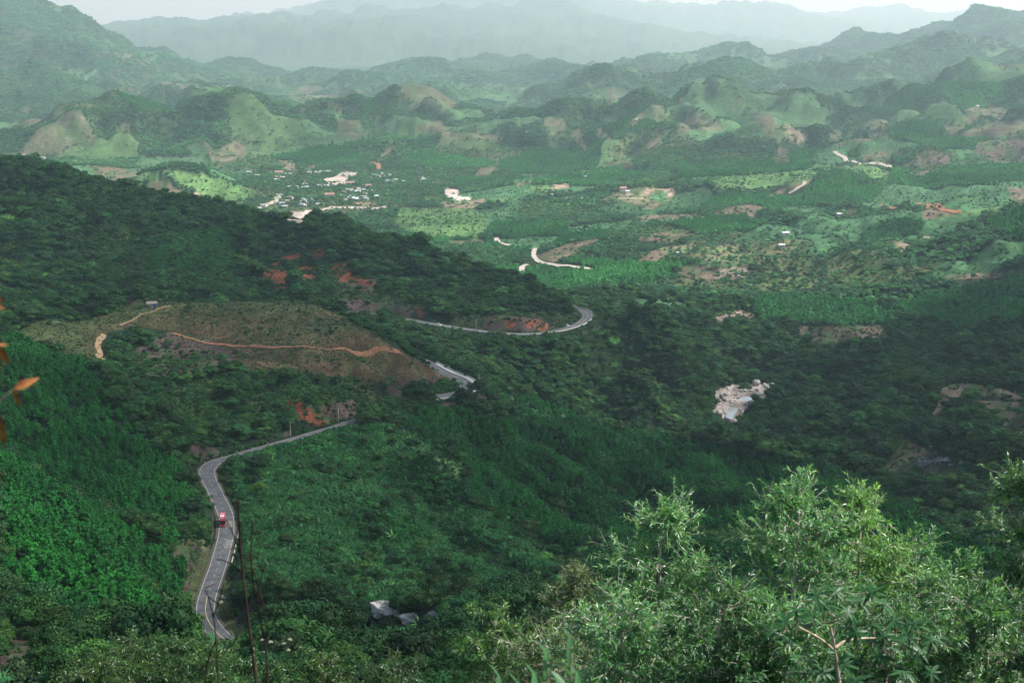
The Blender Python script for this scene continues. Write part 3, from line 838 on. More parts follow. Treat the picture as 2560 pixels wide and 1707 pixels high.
proto = bpy.data.collections.new('plant_kinds')        # sources of the scattered vegetation, not linked to the scene
def proto_coll(name, meshes, kids=None):
    c = bpy.data.collections.new(name)
    for i, me in enumerate(meshes):
        o = bpy.data.objects.new('%s_%02d' % (name, i), me); c.objects.link(o)
    return c
def crown_mesh(name, V, F, mats=None): return fast_mesh(name, V, F, mats or [ML])

r_ = np.random.default_rng(11)
ACA = [crown_mesh('acacia_crown', *lobes_crown(r_, acacia_lobes(r_, 4.8, 3.3), 420, 0.32)) for _ in range(5)]
ACAF = [crown_mesh('fine_acacia_crown', *lobes_crown(r_, acacia_lobes(r_, 4.8, 3.3), 1500, 0.17, quads=True)) for _ in range(4)]
BROF = [crown_mesh('fine_broadleaf_crown', *lobes_crown(r_, broad_lobes(r_, 7.2, 7.5), 3600, 0.24, quads=True)) for _ in range(5)]
BROM = [crown_mesh('woodland_tree_crown', *lobes_crown(r_, broad_lobes(r_, 7.2, 7.5), 1700, 0.32, quads=True)) for _ in range(6)]
ACA2 = [crown_mesh('plantation_crown', *lobes_crown(r_, acacia_lobes(r_, 7.0, 5.6), 190, 0.75)) for _ in range(4)]
BRO = [crown_mesh('broadleaf_crown', *lobes_crown(r_, broad_lobes(r_, 7.2, 7.5), 720, 0.48)) for _ in range(6)]
BRO2 = [crown_mesh('woodland_crown', *lobes_crown(r_, broad_lobes(r_, 8.0, 8.0), 260, 1.0)) for _ in range(5)]
def bush_lobes(r, h, w): return [((r.normal() * .22 * w, r.normal() * .22 * w, h * r.uniform(.2, .6)), (w * r.uniform(.25, .42), w * r.uniform(.25, .42), h * r.uniform(.3, .45))) for _ in range(5)]
BUS = [crown_mesh('shrub_foliage', *lobes_crown(r_, bush_lobes(r_, 2.0, 2.6), 200, 0.34, down=-0.1)) for _ in range(5)]
BUSF = [crown_mesh('fine_shrub_foliage', *lobes_crown(r_, bush_lobes(r_, 2.0, 2.6), 1000, 0.15, down=-0.1, quads=True)) for _ in range(4)]
TUF = []
for _ in range(3):                                         # broad arching blades: banana and tall grass
    parts = []
    for k in range(11):
        a, L = r_.uniform(0, 6.28), r_.uniform(1.6, 3.0); lean = r_.uniform(.35, 1.1); w = r_.uniform(.16, .34)
        t = np.linspace(0, 1, 5)
        x = np.sin(lean) * L * t ** 1.2; z = L * t * np.cos(lean * .8) - 0.9 * lean * t ** 3
        P = np.stack([np.cos(a) * x, np.sin(a) * x, z + .3], 1); s = np.array([-math.sin(a), math.cos(a), 0]); ww = w * np.array([.35, 1, 1, .7, .05])
        V = np.vstack([P - s * ww[:, None] / 2, P + s * ww[:, None] / 2]); i = np.arange(4)
        parts.append((V, np.stack([i, i + 5, i + 6, i + 1], 1)))
    TUF.append(crown_mesh('blade_clump', *multi(parts)))
def grove_lobes(r, s): return [((r.uniform(-.5, .5) * s, r.uniform(-.5, .5) * s, s * r.uniform(.08, .28)), (s * r.uniform(.14, .24),) * 2 + (s * r.uniform(.12, .2),)) for _ in range(9)]
GRO = [crown_mesh('grove', *lobes_crown(r_, grove_lobes(r_, 15), 230, 1.9, down=0.0, core=.85)) for _ in range(5)]
SEE = [crown_mesh('seedling', *lobes_crown(r_, bush_lobes(r_, .7, .9), 34, 0.3, down=0.0)) for _ in range(3)]

def scatter_points(mask, dens, jitter=True):
    """points per square metre on the masked cells of the ground grid"""
    dr = np.diff(R)[:, None] * R[:-1, None]; dth = np.diff(TH)[None]
    area = dr * dth
    e = area * dens[:-1, :-1] * mask[:-1, :-1]
    n = rng.poisson(e)
    idx = np.repeat(np.arange(n.size), n.ravel())
    i, j = np.divmod(idx, NT - 1)
    u, v = rng.random(len(i)), rng.random(len(i))
    r = R[i] + u * (R[i + 1] - R[i]); t = TH[j] + v * (TH[j + 1] - TH[j])
    z = (GZt[i, j] * (1 - u) * (1 - v) + GZt[i + 1, j] * u * (1 - v) + GZt[i, j + 1] * (1 - u) * v + GZt[i + 1, j + 1] * u * v)
    return np.stack([r * np.sin(t), r * np.cos(t), z], 1), i, j

def gn_scatter(name, coll, P, scl, col, label, tilt=0.08, sig=.2):
    me = bpy.data.meshes.new(name); me.vertices.add(len(P)); me.vertices.foreach_set('co', P.astype(np.float32).ravel())
    def att(nm, ty, key, data):
        a = me.attributes.new(nm, ty, 'POINT'); a.data.foreach_set(key, np.asarray(data, dtype=np.int32 if ty == 'INT' else np.float32).ravel())
    n = len(P)
    att('kindidx', 'INT', 'value', rng.integers(0, 1000, n))
    att('turn', 'FLOAT_VECTOR', 'vector', np.stack([rng.normal(0, tilt, n), rng.normal(0, tilt, n), rng.uniform(0, 6.283, n)], 1))
    s = scl * np.exp(rng.normal(0, sig, n))
    zs = s * rng.uniform(.8, 1.25, n)
    att('grow', 'FLOAT_VECTOR', 'vector', np.stack([s, s, zs], 1))
    att('leafcolour', 'FLOAT_COLOR', 'color', np.concatenate([col, np.ones((n, 1))], 1))
    me.materials.append(ML)
    o = link(name, me); tag(o, label, kind='stuff')
    ng = bpy.data.node_groups.new(name + '_scatter', 'GeometryNodeTree')
    ng.interface.new_socket('Geometry', in_out='INPUT', socket_type='NodeSocketGeometry')
    ng.interface.new_socket('Geometry', in_out='OUTPUT', socket_type='NodeSocketGeometry')
    gi, go = N(ng, 'NodeGroupInput'), N(ng, 'NodeGroupOutput')
    ci = N(ng, 'GeometryNodeCollectionInfo'); ci.inputs[0].default_value = coll; ci.inputs['Separate Children'].default_value = True; ci.inputs['Reset Children'].default_value = True
    ip = N(ng, 'GeometryNodeInstanceOnPoints'); ip.inputs['Pick Instance'].default_value = True
    def na(nm, ty):
        x = N(ng, 'GeometryNodeInputNamedAttribute', data_type=ty); x.inputs[0].default_value = nm; return x.outputs[0]
    L = ng.links
    L.new(gi.outputs[0], ip.inputs['Points']); L.new(ci.outputs[0], ip.inputs['Instance'])
    L.new(na('kindidx', 'INT'), ip.inputs['Instance Index'])
    e2r = N(ng, 'FunctionNodeEulerToRotation'); L.new(na('turn', 'FLOAT_VECTOR'), e2r.inputs[0]); L.new(e2r.outputs[0], ip.inputs['Rotation'])
    L.new(na('grow', 'FLOAT_VECTOR'), ip.inputs['Scale'])
    L.new(ip.outputs[0], go.inputs[0])
    md = o.modifiers.new('scatter', 'NODES'); md.node_group = ng
    return o

def cols(base, P, i=None, j=None, var=.22, yel=.25, patch=25.0, par=True):
    """plant colours: neighbours alike, each a little different; parcels differ"""
    n = len(P)
    b = np.array(base)[None] * np.exp(rng.normal(0, var, (n, 1)))
    k = fbm(P[:, 0] / patch, P[:, 1] / patch, 3)[:, None]
    b = b * np.exp(0.35 * k)
    y = np.clip(rng.normal(0, yel, (n, 1)) + 0.5 * k, -0.6, 1.0)
    b = b * np.concatenate([1 + .55 * y, 1 + .12 * y, 1 - .25 * y], 1)
    if par and i is not None:
        f = (pid[i, j] * 5381 % 1024) / 1024.0
        b = b * np.where(GR[i, j] > 1750, 0.8 + 0.45 * f, 1.0)[:, None]
    return np.clip(b, .002, .6)

G_ACA, G_BRO, G_DRK, G_VIN, G_BUS = (.012, .104, .017), (.021, .070, .016), (.011, .038, .012), (.018, .094, .021), (.028, .086, .020)
front = (np.abs(GA) < math.radians(21.5)) & VIS & fwd
clear = ~(m_ & (RDd < RDw + 3.0)) & ~trk
upper = m_ & (GY > 1090) & (RDs > 0) & (RDd < RDw + 17)
nearclear = ~(m_ & (RDd < RDw + 6.5)) & ~trk & ~upper
farmz = GR < 14000
_op = np.isin(cov, (RED, BARE, DOME, SAND, TAN, ROCKY))
openfront = np.zeros(GX.shape, bool)
for _k in range(1, 5): openfront[:-_k] |= _op[_k:]
openfront &= ~_op
clear &= ~(openfront & (rng.random(GX.shape) < .8)); nearclear &= ~openfront
S = {}
G_VAL, G_VALP, G_HIL = (.040, .130, .042), (.030, .160, .038), (.052, .155, .056)
def dens(cls_d, lo, hi):
    d = np.zeros(GX.shape)
    for k, v in cls_d.items(): d[cov == k] = v
    return d * ((GR >= lo) & (GR < hi))
blot = fbm(GX / 45, GY / 45, 3)
gap = sstep(-0.75, -0.1, blot)
_hz = hides(10) & (GR < 600)
ground_cov_hide = _hz
# near plantation
P1, i, j = scatter_points(front & nearclear, dens({PLANT: 1 / 5.4, CROP: 1 / 9.0}, 190, 1250))
S['plant'] = (P1, cols(G_ACA, P1, i, j, .16, .15, 60))
P2, i, j = scatter_points(front & clear, dens({PLANT: 1 / 10., DARK: 1 / 9.}, 1250, 4600))
gn_scatter('plantation_trees', proto_coll('plantation_kinds', ACA2), P2, .72, cols(G_VALP, P2, i, j, .14, .15, 200), 'young timber trees planted in dense even blocks')
# near woodland
P3, i, j = scatter_points(front & nearclear & ~hides(10), dens({FOREST: 1 / 11., BURNT: 1 / 400., SCRUB: 1 / 110., VINE: 1 / 210., DOME: 1 / 9000., LIME: 1 / 300.}, 125, 1650) * np.where(cov == FOREST, gap * .8 + .2, 1))
# trees that close the view of the road below the nearer hairpin
_kk = np.arange(_idx_near(880, 1055, 800), i_h1 - 31)
_k = rng.choice(_kk, 330); _o = WID[_k] + rng.uniform(1.5, 9, 330)
_E = np.stack([RD[_k, 0] + RN[_k, 0] * _o, RD[_k, 1] + RN[_k, 1] * _o], 1); _E = np.c_[_E, np.maximum(ground(_E[:, 0], _E[:, 1], GZt), RD[_k, 2] - 1.5)]
_c3 = cols(G_BRO, P3, i, j, .34, .42, 40); _cE = cols(G_BRO, _E, None, None, .34, .42, 40)
P3 = np.vstack([P3, _E])
S['wood'] = (P3, np.vstack([_c3, _cE]))
P4, i, j = scatter_points(front & clear, dens({FOREST: 1 / 27., BURNT: 1 / 2500., SCRUB: 1 / 110., LIME: 1 / 1500., CROP: 1 / 2000., TAN: 1 / 3500., BARE: 1 / 3500., ORCH: 1 / 260., ROCKY: 1 / 700.}, 1650, 4600) * np.where(cov == FOREST, gap * .7 + .3, 1) + np.where(edgy & (GR < 4600) & (u_ > .3), 1 / 90., 0))
gn_scatter('valley_woodland', proto_coll('woodland_kinds', BRO2), P4, .62, cols(G_VAL, P4, i, j, .26, .25, 120), 'mixed woodland between the valley fields')
# shrubs
P5, i, j = scatter_points(front & ~trk & ~(openfront & (GR > 900)) & ~hides(3.2) & ~(m_ & (RDd < RDw + 1.5)), dens({FOREST: 1 / 20., SCRUB: 1 / 4.2, VINE: 1 / 2.3, BURNT: 1 / 26., DOME: 1 / 170., PLANT: 1 / 60., RED: 1 / 16., BARE: 1 / 60., LIME: 1 / 11., TAN: 1 / 60., ROCKY: 1 / 30.}, 110, 1650))
S['bush'] = (P5, cols(G_BUS, P5, i, j, .3, .3, 22))
isv = cov[i, j] == VINE; S['bush'][1][isv] = cols(G_VIN, P5[isv], None, None, .28, .15, 16)
P6, i, j = scatter_points(front, dens({CROP: 1 / 160., SCRUB: 1 / 45., LIME: 1 / 160., TAN: 1 / 600., BARE: 1 / 500., ROCKY: 1 / 80., ORCH: 1 / 90., BURNT: 1 / 250.}, 1650, 3600))
gn_scatter('valley_shrubs', proto_coll('valley_shrub_kinds', BUS), P6, 1.1, cols((.034, .112, .040), P6, i, j, .3, .3, 100), 'shrubs dotted over the valley fields')
P7, i, j = scatter_points(front & ~roadside, dens({DOME: 1 / 6.5, BURNT: 1 / 9., SCRUB: 1 / 6., RED: 1 / 60.}, 175, 1300) + np.where(_hz, .75, 0))
gn_scatter('seedlings', proto_coll('seedling_kinds', SEE), P7, 1.0, cols((.04, .085, .03), P7, i, j, .3, .3, 20), 'low green seedlings on the cleared ground')
P8, i, j = scatter_points(front & ~roadside, dens({VINE: 1 / 8., LIME: 1 / 10., FOREST: 1 / 130., SCRUB: 1 / 60.}, 200, 1250))
gn_scatter('blade_clumps', proto_coll('blade_kinds', TUF), P8, 1.15, cols((.042, .135, .042), P8, i, j, .25, .25, 25, False), 'broad bladed grass and banana clumps among the shrubs')
# far groves
P9, i, j = scatter_points(front, dens({FOREST: 1 / 85., PLANT: 1 / 85., DARK: 1 / 85., SCRUB: 1 / 800., CROP: 1 / 4000., LIME: 1 / 3000., BARE: 1 / 9000.}, 4600, 7000))
gn_scatter('hill_groves', proto_coll('grove_kinds', GRO), P9, .62, cols(G_HIL, P9, i, j, .22, .25, 300), 'tree cover on the hills across the valley')
P10, i, j = scatter_points(front, dens({FOREST: 1 / 230., PLANT: 1 / 230., SCRUB: 1 / 3000.}, 7000, 13000))
gn_scatter('far_groves', proto_coll('far_grove_kinds', GRO), P10, 1.05, cols(G_HIL, P10, i, j, .2, .25, 500), 'tree cover on the distant ridges')

# nearest plants are single objects, the rest of each kind one mass
def single_plants(key, meshes, coll, name, part, trunk_h, trunk_r, label, group, massname, masslabel, scl, nmax=295, cat='tree', labels=None, tilt=.08, sig=.18):
    P, col = S[key]
    order = np.argsort(np.hypot(P[:, 0], P[:, 1]))
    px, py = project(P[:, 0], P[:, 1], P[:, 2] + 2)
    # those in the picture and not behind a fold of the ground
    ok = (px > 0) & (px < 2560) & (py > 0) & (py < 2050) & ~((px > 1330) & (py > 1380 - (px - 1330) * .1))
    ind = order[ok[order]][:nmax]
    rest = np.ones(len(P), bool); rest[ind] = False
    gn_scatter(massname, coll, P[rest], scl, col[rest], masslabel, tilt, sig)
    tm = None
    if trunk_h:
        V, F = tube([(0, 0, -.3), (.05, .02, trunk_h * .5), (0, 0.05, trunk_h)], [trunk_r, trunk_r * .8, trunk_r * .4], 5)
        tm = fast_mesh('trunk', V, F, [MBARK], smooth=True)
    for q, k in enumerate(ind):
        e = bpy.data.objects.new(name, None); C.objects.link(e); e.location = P[k]; e.empty_display_size = .3
        s = scl * math.exp(random.gauss(0, .16)); e.scale = (s, s, s * random.uniform(.8, 1.25)); e.rotation_euler = (random.gauss(0, .05), random.gauss(0, .05), random.uniform(0, 6.28))
        lb = label if labels is None else labels(P[k], px[k], py[k])
        tag(e, lb if isinstance(lb, str) else lb[0], cat, group if isinstance(lb, str) else lb[1])
        c = bpy.data.objects.new(part, meshes[k % len(meshes)]); C.objects.link(c); c.parent = e
        c['leafcolour'] = [float(x) for x in col[k]] + [1.0]
        if tm:
            t = bpy.data.objects.new('trunk', tm); C.objects.link(t); t.parent = e
single_plants('plant', ACAF, proto_coll('acacia_kinds', ACA), 'plantation_tree', 'crown', 2.6, .07, 'young bright green tree in the near edge of the planted slope at lower left', 'young plantation trees on the lower left slope', 'plantation', 'dense young plantation covering the slopes', .95)
single_plants('wood', BROF, proto_coll('broadleaf_kinds', BROM), 'broadleaf_tree', 'crown', 4.2, .13, 'dark bushy tree on the shaded slope along the bottom of the view', 'broadleaf trees on the slope below the viewpoint', 'woodland', 'dark mixed woodland clothing the near ridges', .6, sig=.36)
single_plants('bush', BUSF, proto_coll('shrub_kinds', BUSF), 'shrub', 'foliage', 0, 0, 'low green shrub on the shaded slope along the bottom of the view', 'shrubs on the slope below the viewpoint', 'undergrowth', 'shrubs and creepers covering the near slopes', 1.0, cat='shrub')
# ------------------------------------------------------------------ road surface, markings, barriers
def ribbon(i0, i1, o0, o1, dz, step=1, on_ground=False):
    i = np.arange(i0, i1 + 1, step)
    o0 = np.broadcast_to(o0, RD.shape[:1])[i]; o1 = np.broadcast_to(o1, RD.shape[:1])[i]
    A = RD[i, :2] + RN[i] * o0[:, None]; B = RD[i, :2] + RN[i] * o1[:, None]
    V = np.concatenate([np.c_[A, RD[i, 2] + dz], np.c_[B, RD[i, 2] + dz]])
    n = len(i); k = np.arange(n - 1)
    return V, np.stack([k, k + n, k + n + 1, k + 1], 1)
def wall_strip(i0, i1, off, h, th, z0=-.1):
    i = np.arange(i0, i1 + 1); off = np.broadcast_to(off, RD.shape[:1])[i]
    n = len(i); V = []
    for o, z in ((0, z0), (0, h), (th, h), (th, z0)):
        V.append(np.c_[RD[i, :2] + RN[i] * (off + o)[:, None], RD[i, 2] + z])
    V = np.vstack(V); k = np.arange(n - 1)
    F = [np.stack([k + a * n, k + 1 + a * n, k + 1 + b * n, k + b * n], 1) for a, b in ((0, 1), (1, 2), (2, 3))]
    F.append(np.array([[0, n, 2 * n, 3 * n], [n - 1, 4 * n - 1, 3 * n - 1, 2 * n - 1]]))
    return V, np.vstack(F)
M_ASPH = noise_mat('asphalt', (.070, .074, .078), (.125, .128, .13), 0.22, 0.85, 0.1)
M_PATCH = noise_mat('asphalt_patch', (.17, .175, .16), (.21, .21, .19), 0.8, 0.9, 0.1)
M_WHITE = noise_mat('road_paint', (.34, .35, .33), (.55, .55, .52), 1.5, 0.7, 0)
M_YEL = noise_mat('yellow_paint', (.55, .46, .22), (.68, .58, .3), 1.5, 0.7, 0)
M_CONC = noise_mat('concrete', (.42, .41, .38), (.6, .59, .55), 0.9, 0.85, 0.1)
M_VERGE = noise_mat('verge_soil', (.06, .055, .035), (.12, .095, .065), 0.7, 0.95, 0.3)
E = len(RD) - 1
verge = link('verge', fast_mesh('verge', *ribbon(0, E, -WID - 1.0, WID + 1.0, -.06), [M_VERGE])); tag(verge, 'narrow dusty verge along the asphalt road', kind='structure')
road = link('road', fast_mesh('road', *ribbon(0, E, -WID, WID, .0), [M_ASPH])); tag(road, 'grey asphalt road winding round the hillsides', kind='structure')
link('edge_line', fast_mesh('edge_line', *multi([ribbon(0, E, -WID + .22, -WID + .42, .015), ribbon(0, E, WID - .42, WID - .22, .015)]), [M_WHITE]), road)['kind'] = 'stuff'
dash = []
ib0 = _idx_near(545, 1583, 468); ib1 = _idx_near(523, 1477, 500)
solid = np.zeros(len(RD), bool); solid[:ib1] = True; solid[i_h1 - 32:i_h1 + 32] = True; solid[i_h2 - 38:i_h2 + 30] = True
k = 0; n_d = 0
dash_long = []
while k < E - 3:
    if solid[k]: k += 1; continue
    V, F = ribbon(k, k + 1, -.09, .09, .016)
    if n_d < 60:
        link('lane_dash', fast_mesh('lane_dash', V, F, [M_WHITE]), road)
    else: dash_long.append((V, F))
    n_d += 1; k += 4
link('lane_dashes', fast_mesh('lane_dashes', *multi(dash_long), [M_WHITE]), road)['kind'] = 'stuff'
for a, b in ((0, ib1), (i_h1 - 32, i_h1 + 32), (i_h2 - 38, i_h2 + 30)):
    link('centre_line', fast_mesh('centre_line', *ribbon(a, b, -.1, .1, .017), [M_YEL]), road)
ipa = _idx_near(572, 1300, 600); ipb = _idx_near(570, 1330, 590); ipc = _idx_near(565, 1362, 570); ipd = _idx_near(562, 1381, 560)
link('repair_patch', fast_mesh('repair_patch', *ribbon(min(ipa, ipb), max(ipa, ipb), .6, 2.5, .011), [M_PATCH]), road)
link('repair_patch', fast_mesh('repair_patch', *ribbon(min(ipc, ipd), max(ipc, ipd) + 1, .3, 3.0, .011), [M_PATCH]), road)
# paved gutter and low wall on the outside of the bends
g1 = link('gutter', fast_mesh('gutter', *ribbon(i_h1 - 36, i_h1 + 40, WID + .1, WID + 2.6, .03), [M_CONC])); tag(g1, 'wide pale paved gutter round the nearer hairpin bend', kind='structure')
def barrier(i0, i1, off, h, th, label):
    o = link('barrier', fast_mesh('barrier', *wall_strip(i0, i1, off, h, th), [M_CONC])); tag(o, label, 'barrier', 'low walls along the road')
barrier(i_h1 - 38, i_h1 + 42, WID + 2.65, .75, .4, 'pale low wall round the outside of the nearer hairpin')
barrier(i_u0 + 20, i_u0 + 125, WID + .5, .7, .4, 'long white wall along the far straight stretch of road')
barrier(i_h2 - 30, i_h2 + 34, WID + .9, .7, .4, 'pale low wall round the farther hairpin on the spur')
barrier(_idx_near(590, 1345, 585), _idx_near(580, 1440, 540), 6.0, .35, .3, 'thin white kerb wall beside the road below the bus') if _idx_near(590, 1345, 585) < _idx_near(580, 1440, 540) else barrier(_idx_near(580, 1440, 540), _idx_near(590, 1345, 585), 5.0, .35, .3, 'thin white kerb wall beside the road below the bus')
dr_ = link('drain', fast_mesh('drain', *ribbon(_idx_near(500, 1450, 530), i_bus + 8, -WID - 2.6, -WID - 2.1, .1), [M_VERGE])); tag(dr_, 'stone drain on the uphill side of the road', kind='structure')

# tracks
M_TR = {'tan': noise_mat('tan_earth', (.19, .13, .07), (.26, .19, .11), .5, .95, .2), 'red': noise_mat('red_earth', (.19, .085, .045), (.28, .14, .08), .5, .95, .2), 'pale': noise_mat('pale_earth', (.30, .27, .22), (.40, .36, .30), .3, .95, .1)}
LBL = {'dome_path': 'tan footpath winding down beside the brown knoll', 'terrace_path': 'reddish path cut across the brown knoll', 'crest_path': 'faint tan path over the crest of the knoll', 'valley_road': 'pale dirt road curving below the grey field',
       'valley_spur': 'short pale road piece showing past the ridge', 'north_road': 'pale road bend beyond the ridge', 'east_road': 'pale road winding at the foot of the right hills', 'village_road': 'pale road leading into the village',
       'hill_track': 'reddish track curling round a hill foot above the village', 'knoll_track': 'pale track along the side of the green knoll', 'east_track': 'reddish track along the right hillside', 'loop_track': 'short reddish track on the right slope'}
for nm, (Q, w, kind) in TRK.items():
    if len(Q) < 3: continue
    t = np.gradient(Q[:, :2], axis=0); t /= np.linalg.norm(t, axis=1)[:, None] + 1e-9; n = np.stack([t[:, 1], -t[:, 0]], 1)
    rows = []
    for o in (-w, -w * .33, w * .33, w):
        A = Q[:, :2] + n * (o * (1 + .2 * np.sin(np.arange(len(Q)) * 1.7 + o)))[:, None]; rows.append(np.c_[A, ground(A[:, 0], A[:, 1], GZt) + .18 + Q[0, 1] * .0004])
    V = np.vstack(rows); m = len(Q); k = np.arange(m - 1)
    F = np.vstack([np.stack([k + a * m, k + (a + 1) * m, k + (a + 1) * m + 1, k + a * m + 1], 1) for a in range(3)])
    tag(link('track', fast_mesh('track', V, F, [M_TR[kind]], smooth=True)), LBL[nm], kind='structure')

# ------------------------------------------------------------------ vehicles
def paint(name, c, rough=.35, metal=0.0):
    m, nt, b = mat(name); b.inputs['Base Color'].default_value = (*c, 1); b.inputs['Roughness'].default_value = rough; b.inputs['Metallic'].default_value = metal
    return m
M_RED = noise_mat('red_paint', (.52, .035, .03), (.62, .06, .05), 1.2, .4, 0, spec=.5); M_WP = noise_mat('white_car_paint', (.72, .73, .74), (.8, .8, .8), 2, .35, 0, spec=.5)
M_GLASS = paint('dark_glass', (.012, .014, .018), .12); M_RUB = paint('tyre_rubber', (.02, .02, .02), .8); M_CHR = paint('lamp_glass', (.8, .8, .75), .2); M_GREY = paint('grey_metal', (.3, .3, .31), .5)
def bevel_box(x0, x1, y0, y1, z0, z1, b=.06, taper=0.0):
    bm = bmesh.new(); bmesh.ops.create_cube(bm, size=1.0)
    for v in bm.verts:
        v.co = Vector(((x0 + x1) / 2 + v.co.x * (x1 - x0), (y0 + y1) / 2 + v.co.y * (y1 - y0), (z0 + z1) / 2 + v.co.z * (z1 - z0)))
        if taper and v.co.z > (z0 + z1) / 2: v.co.x *= 1 - taper; v.co.y = (y0 + y1) / 2 + (v.co.y - (y0 + y1) / 2) * (1 - taper)
    if b: bmesh.ops.bevel(bm, geom=bm.edges[:], offset=b, segments=2, affect='EDGES')
    bm.verts.index_update()
    V = np.array([v.co[:] for v in bm.verts]); byn = {}
    for f in bm.faces: byn.setdefault(len(f.verts), []).append([v.index for v in f.verts])
    bm.free()
    return V, [np.array(a) for a in byn.values()]
def part(name, geo, m, parent): return link(name, fast_mesh(name, geo[0], geo[1], [m]), parent)
def wheel(parent, x, y, r, w):
    V, F = tube([(x - w / 2, y, r), (x + w / 2, y, r)], [r, r], 16)
    n = 16; F = F + [np.arange(16)[::-1][None]]
    o = part('wheel', (V, F), M_RUB, parent)
    V, F = tube([(x - w / 2 - .01, y, r), (x + w / 2 + .01, y, r)], [r * .5, r * .5], 10); part('rim', (V, F + [np.arange(10)[::-1][None]]), M_GREY, o)
def put(e, idx, off, flip=False, dz=.02):
    p = RD[idx]; t = RD[min(idx + 2, E)] - RD[max(idx - 2, 0)]
    e.location = (p[0] + RN[idx, 0] * off, p[1] + RN[idx, 1] * off, p[2] + dz)
    a = math.atan2(-t[0], t[1]) + (math.pi if flip else 0)
    e.rotation_euler = (math.atan2(t[2], math.hypot(t[0], t[1])) * (-1 if flip else 1), 0, a)
# coach: y forward
bus = bpy.data.objects.new('coach', None); C.objects.link(bus); tag(bus, 'red coach with a white roof unit coming down the road towards the viewer', 'bus')
bw, bl, bh = 1.25, 5.6, 3.45
part('body', bevel_box(-bw, bw, -bl, bl, .35, bh, .16), M_RED, bus)
part('windscreen', bevel_box(-bw * .9, bw * .9, bl - .05, bl + .04, 1.35, 3.0, .03), M_GLASS, bus)
part('front_roof_panel', bevel_box(-bw * .92, bw * .92, bl - 2.1, bl - .15, bh - .03, bh + .03, .02), M_GLASS, bus)
for s in (-1, 1):
    for k in range(7):
        y = -bl + .6 + k * 1.5
        part('window', bevel_box(s * (bw - .02) - .03, s * (bw - .02) + .04 * s + .03, y, y + 1.38, 1.75, 2.85, .01), M_GLASS, bus)
    part('headlight', bevel_box(s * .95 - .2, s * .95 + .2, bl - .02, bl + .05, .7, .92, .02), M_CHR, bus)
    mi = part('mirror', bevel_box(s * (bw + .28) - .1, s * (bw + .28) + .1, bl + .1, bl + .2, 2.2, 2.75, .03), M_RUB, bus)
    part('arm', tube([(s * bw * .95, bl, 2.9), (s * (bw + .28), bl + .15, 2.7)], [.03, .03], 5), M_RUB, mi)
    for y in (bl - 2.3, -bl + 2.1): wheel(bus, s * (bw - .16), y, .5, .32)
part('bumper', bevel_box(-bw * .99, bw * .99, bl - .1, bl + .12, .35, .68, .05), M_RED, bus)
part('grille', bevel_box(-.6, .6, bl - .02, bl + .05, .95, 1.2, .02), M_RUB, bus)
au = part('air_conditioner', bevel_box(-.85, .85, -1.2, 1.6, bh - .02, bh + .22, .06), M_WP, bus)
V, F = tube([(0, .2, bh + .2), (0, .2, bh + .26)], [.28, .28], 12); part('fan', (V, F), M_RUB, au)
part('roof_hatch', bevel_box(-.4, .4, -4.2, -3.4, bh - .02, bh + .08, .03), M_WP, bus)
part('rear_window', bevel_box(-bw * .8, bw * .8, -bl - .04, -bl + .04, 1.9, 2.9, .02), M_GLASS, bus)
put(bus, i_bus - 1, -1.75, True)
def make_car(label, idx, off, flip, group='white cars on the road'):
    e = bpy.data.objects.new('car', None); C.objects.link(e); tag(e, label, 'car', group)
    part('body', bevel_box(-.9, .9, -2.2, 2.2, .3, .95, .14), M_WP, e)
    part('cabin', bevel_box(-.84, .84, -2.0, .95, .93, 1.62, .1, .14), M_GLASS, e)
    part('roof', bevel_box(-.68, .68, -1.6, .55, 1.6, 1.68, .03), M_WP, e)
    for s in (-1, 1):
        part('headlight', bevel_box(s * .62 - .16, s * .62 + .16, 2.12, 2.23, .62, .78, .02), M_CHR, e)
        part('mirror', bevel_box(s * 1.0 - .1, s * 1.0 + .1, .7, .82, 1.0, 1.18, .02), M_WP, e)
        for y in (-1.35, 1.35): wheel(e, s * .8, y, .34, .22)
    part('bumper', bevel_box(-.86, .86, 2.1, 2.28, .3, .52, .04), M_GREY, e)
    put(e, idx, off, flip); return e
make_car('white car close behind the red coach', i_bus + 4, -1.7, True)
make_car('small white car on the far straight stretch of road', _idx_near(1100, 812, 1200), 1.8, False)
make_car('white car parked on the shoulder of the farther hairpin', _idx_near(1436, 815, 1215), -WID[i_h2] - .2, False)
# motorbike and rider
def motorbike(idx, off, flip):
    e = bpy.data.objects.new('motorbike', None); C.objects.link(e); tag(e, 'dark motorbike coming round the bend above the coach', 'motorbike')
    V, F = tube([(0, -.55, .62), (0, -.1, .55), (0, .3, .62), (0, .55, .95)], [.12, .16, .12, .05], 8); part('frame', (V, F), M_RUB, e)
    part('seat', bevel_box(-.13, .13, -.75, .1, .72, .84, .05), M_RUB, e)
    V, F = tube([(-.36, .48, 1.02), (0, .55, .98), (.36, .48, 1.02)], [.02, .02, .02], 6); part('handlebar', (V, F), M_GREY, e)
    for y in (-.62, .66):
        a = np.linspace(0, 2 * math.pi, 17); P = [(0, y + .26 * math.cos(t), .3 + .26 * math.sin(t)) for t in a]; V, F = tube(P, [.045] * 17, 6); part('wheel', (V, F), M_RUB, e)
    part('headlight', bevel_box(-.08, .08, .6, .7, .84, .98, .03), M_CHR, e)
    put(e, idx, off, flip); return e
mb = motorbike(_idx_near(593, 1138, 716), -1.4, True)
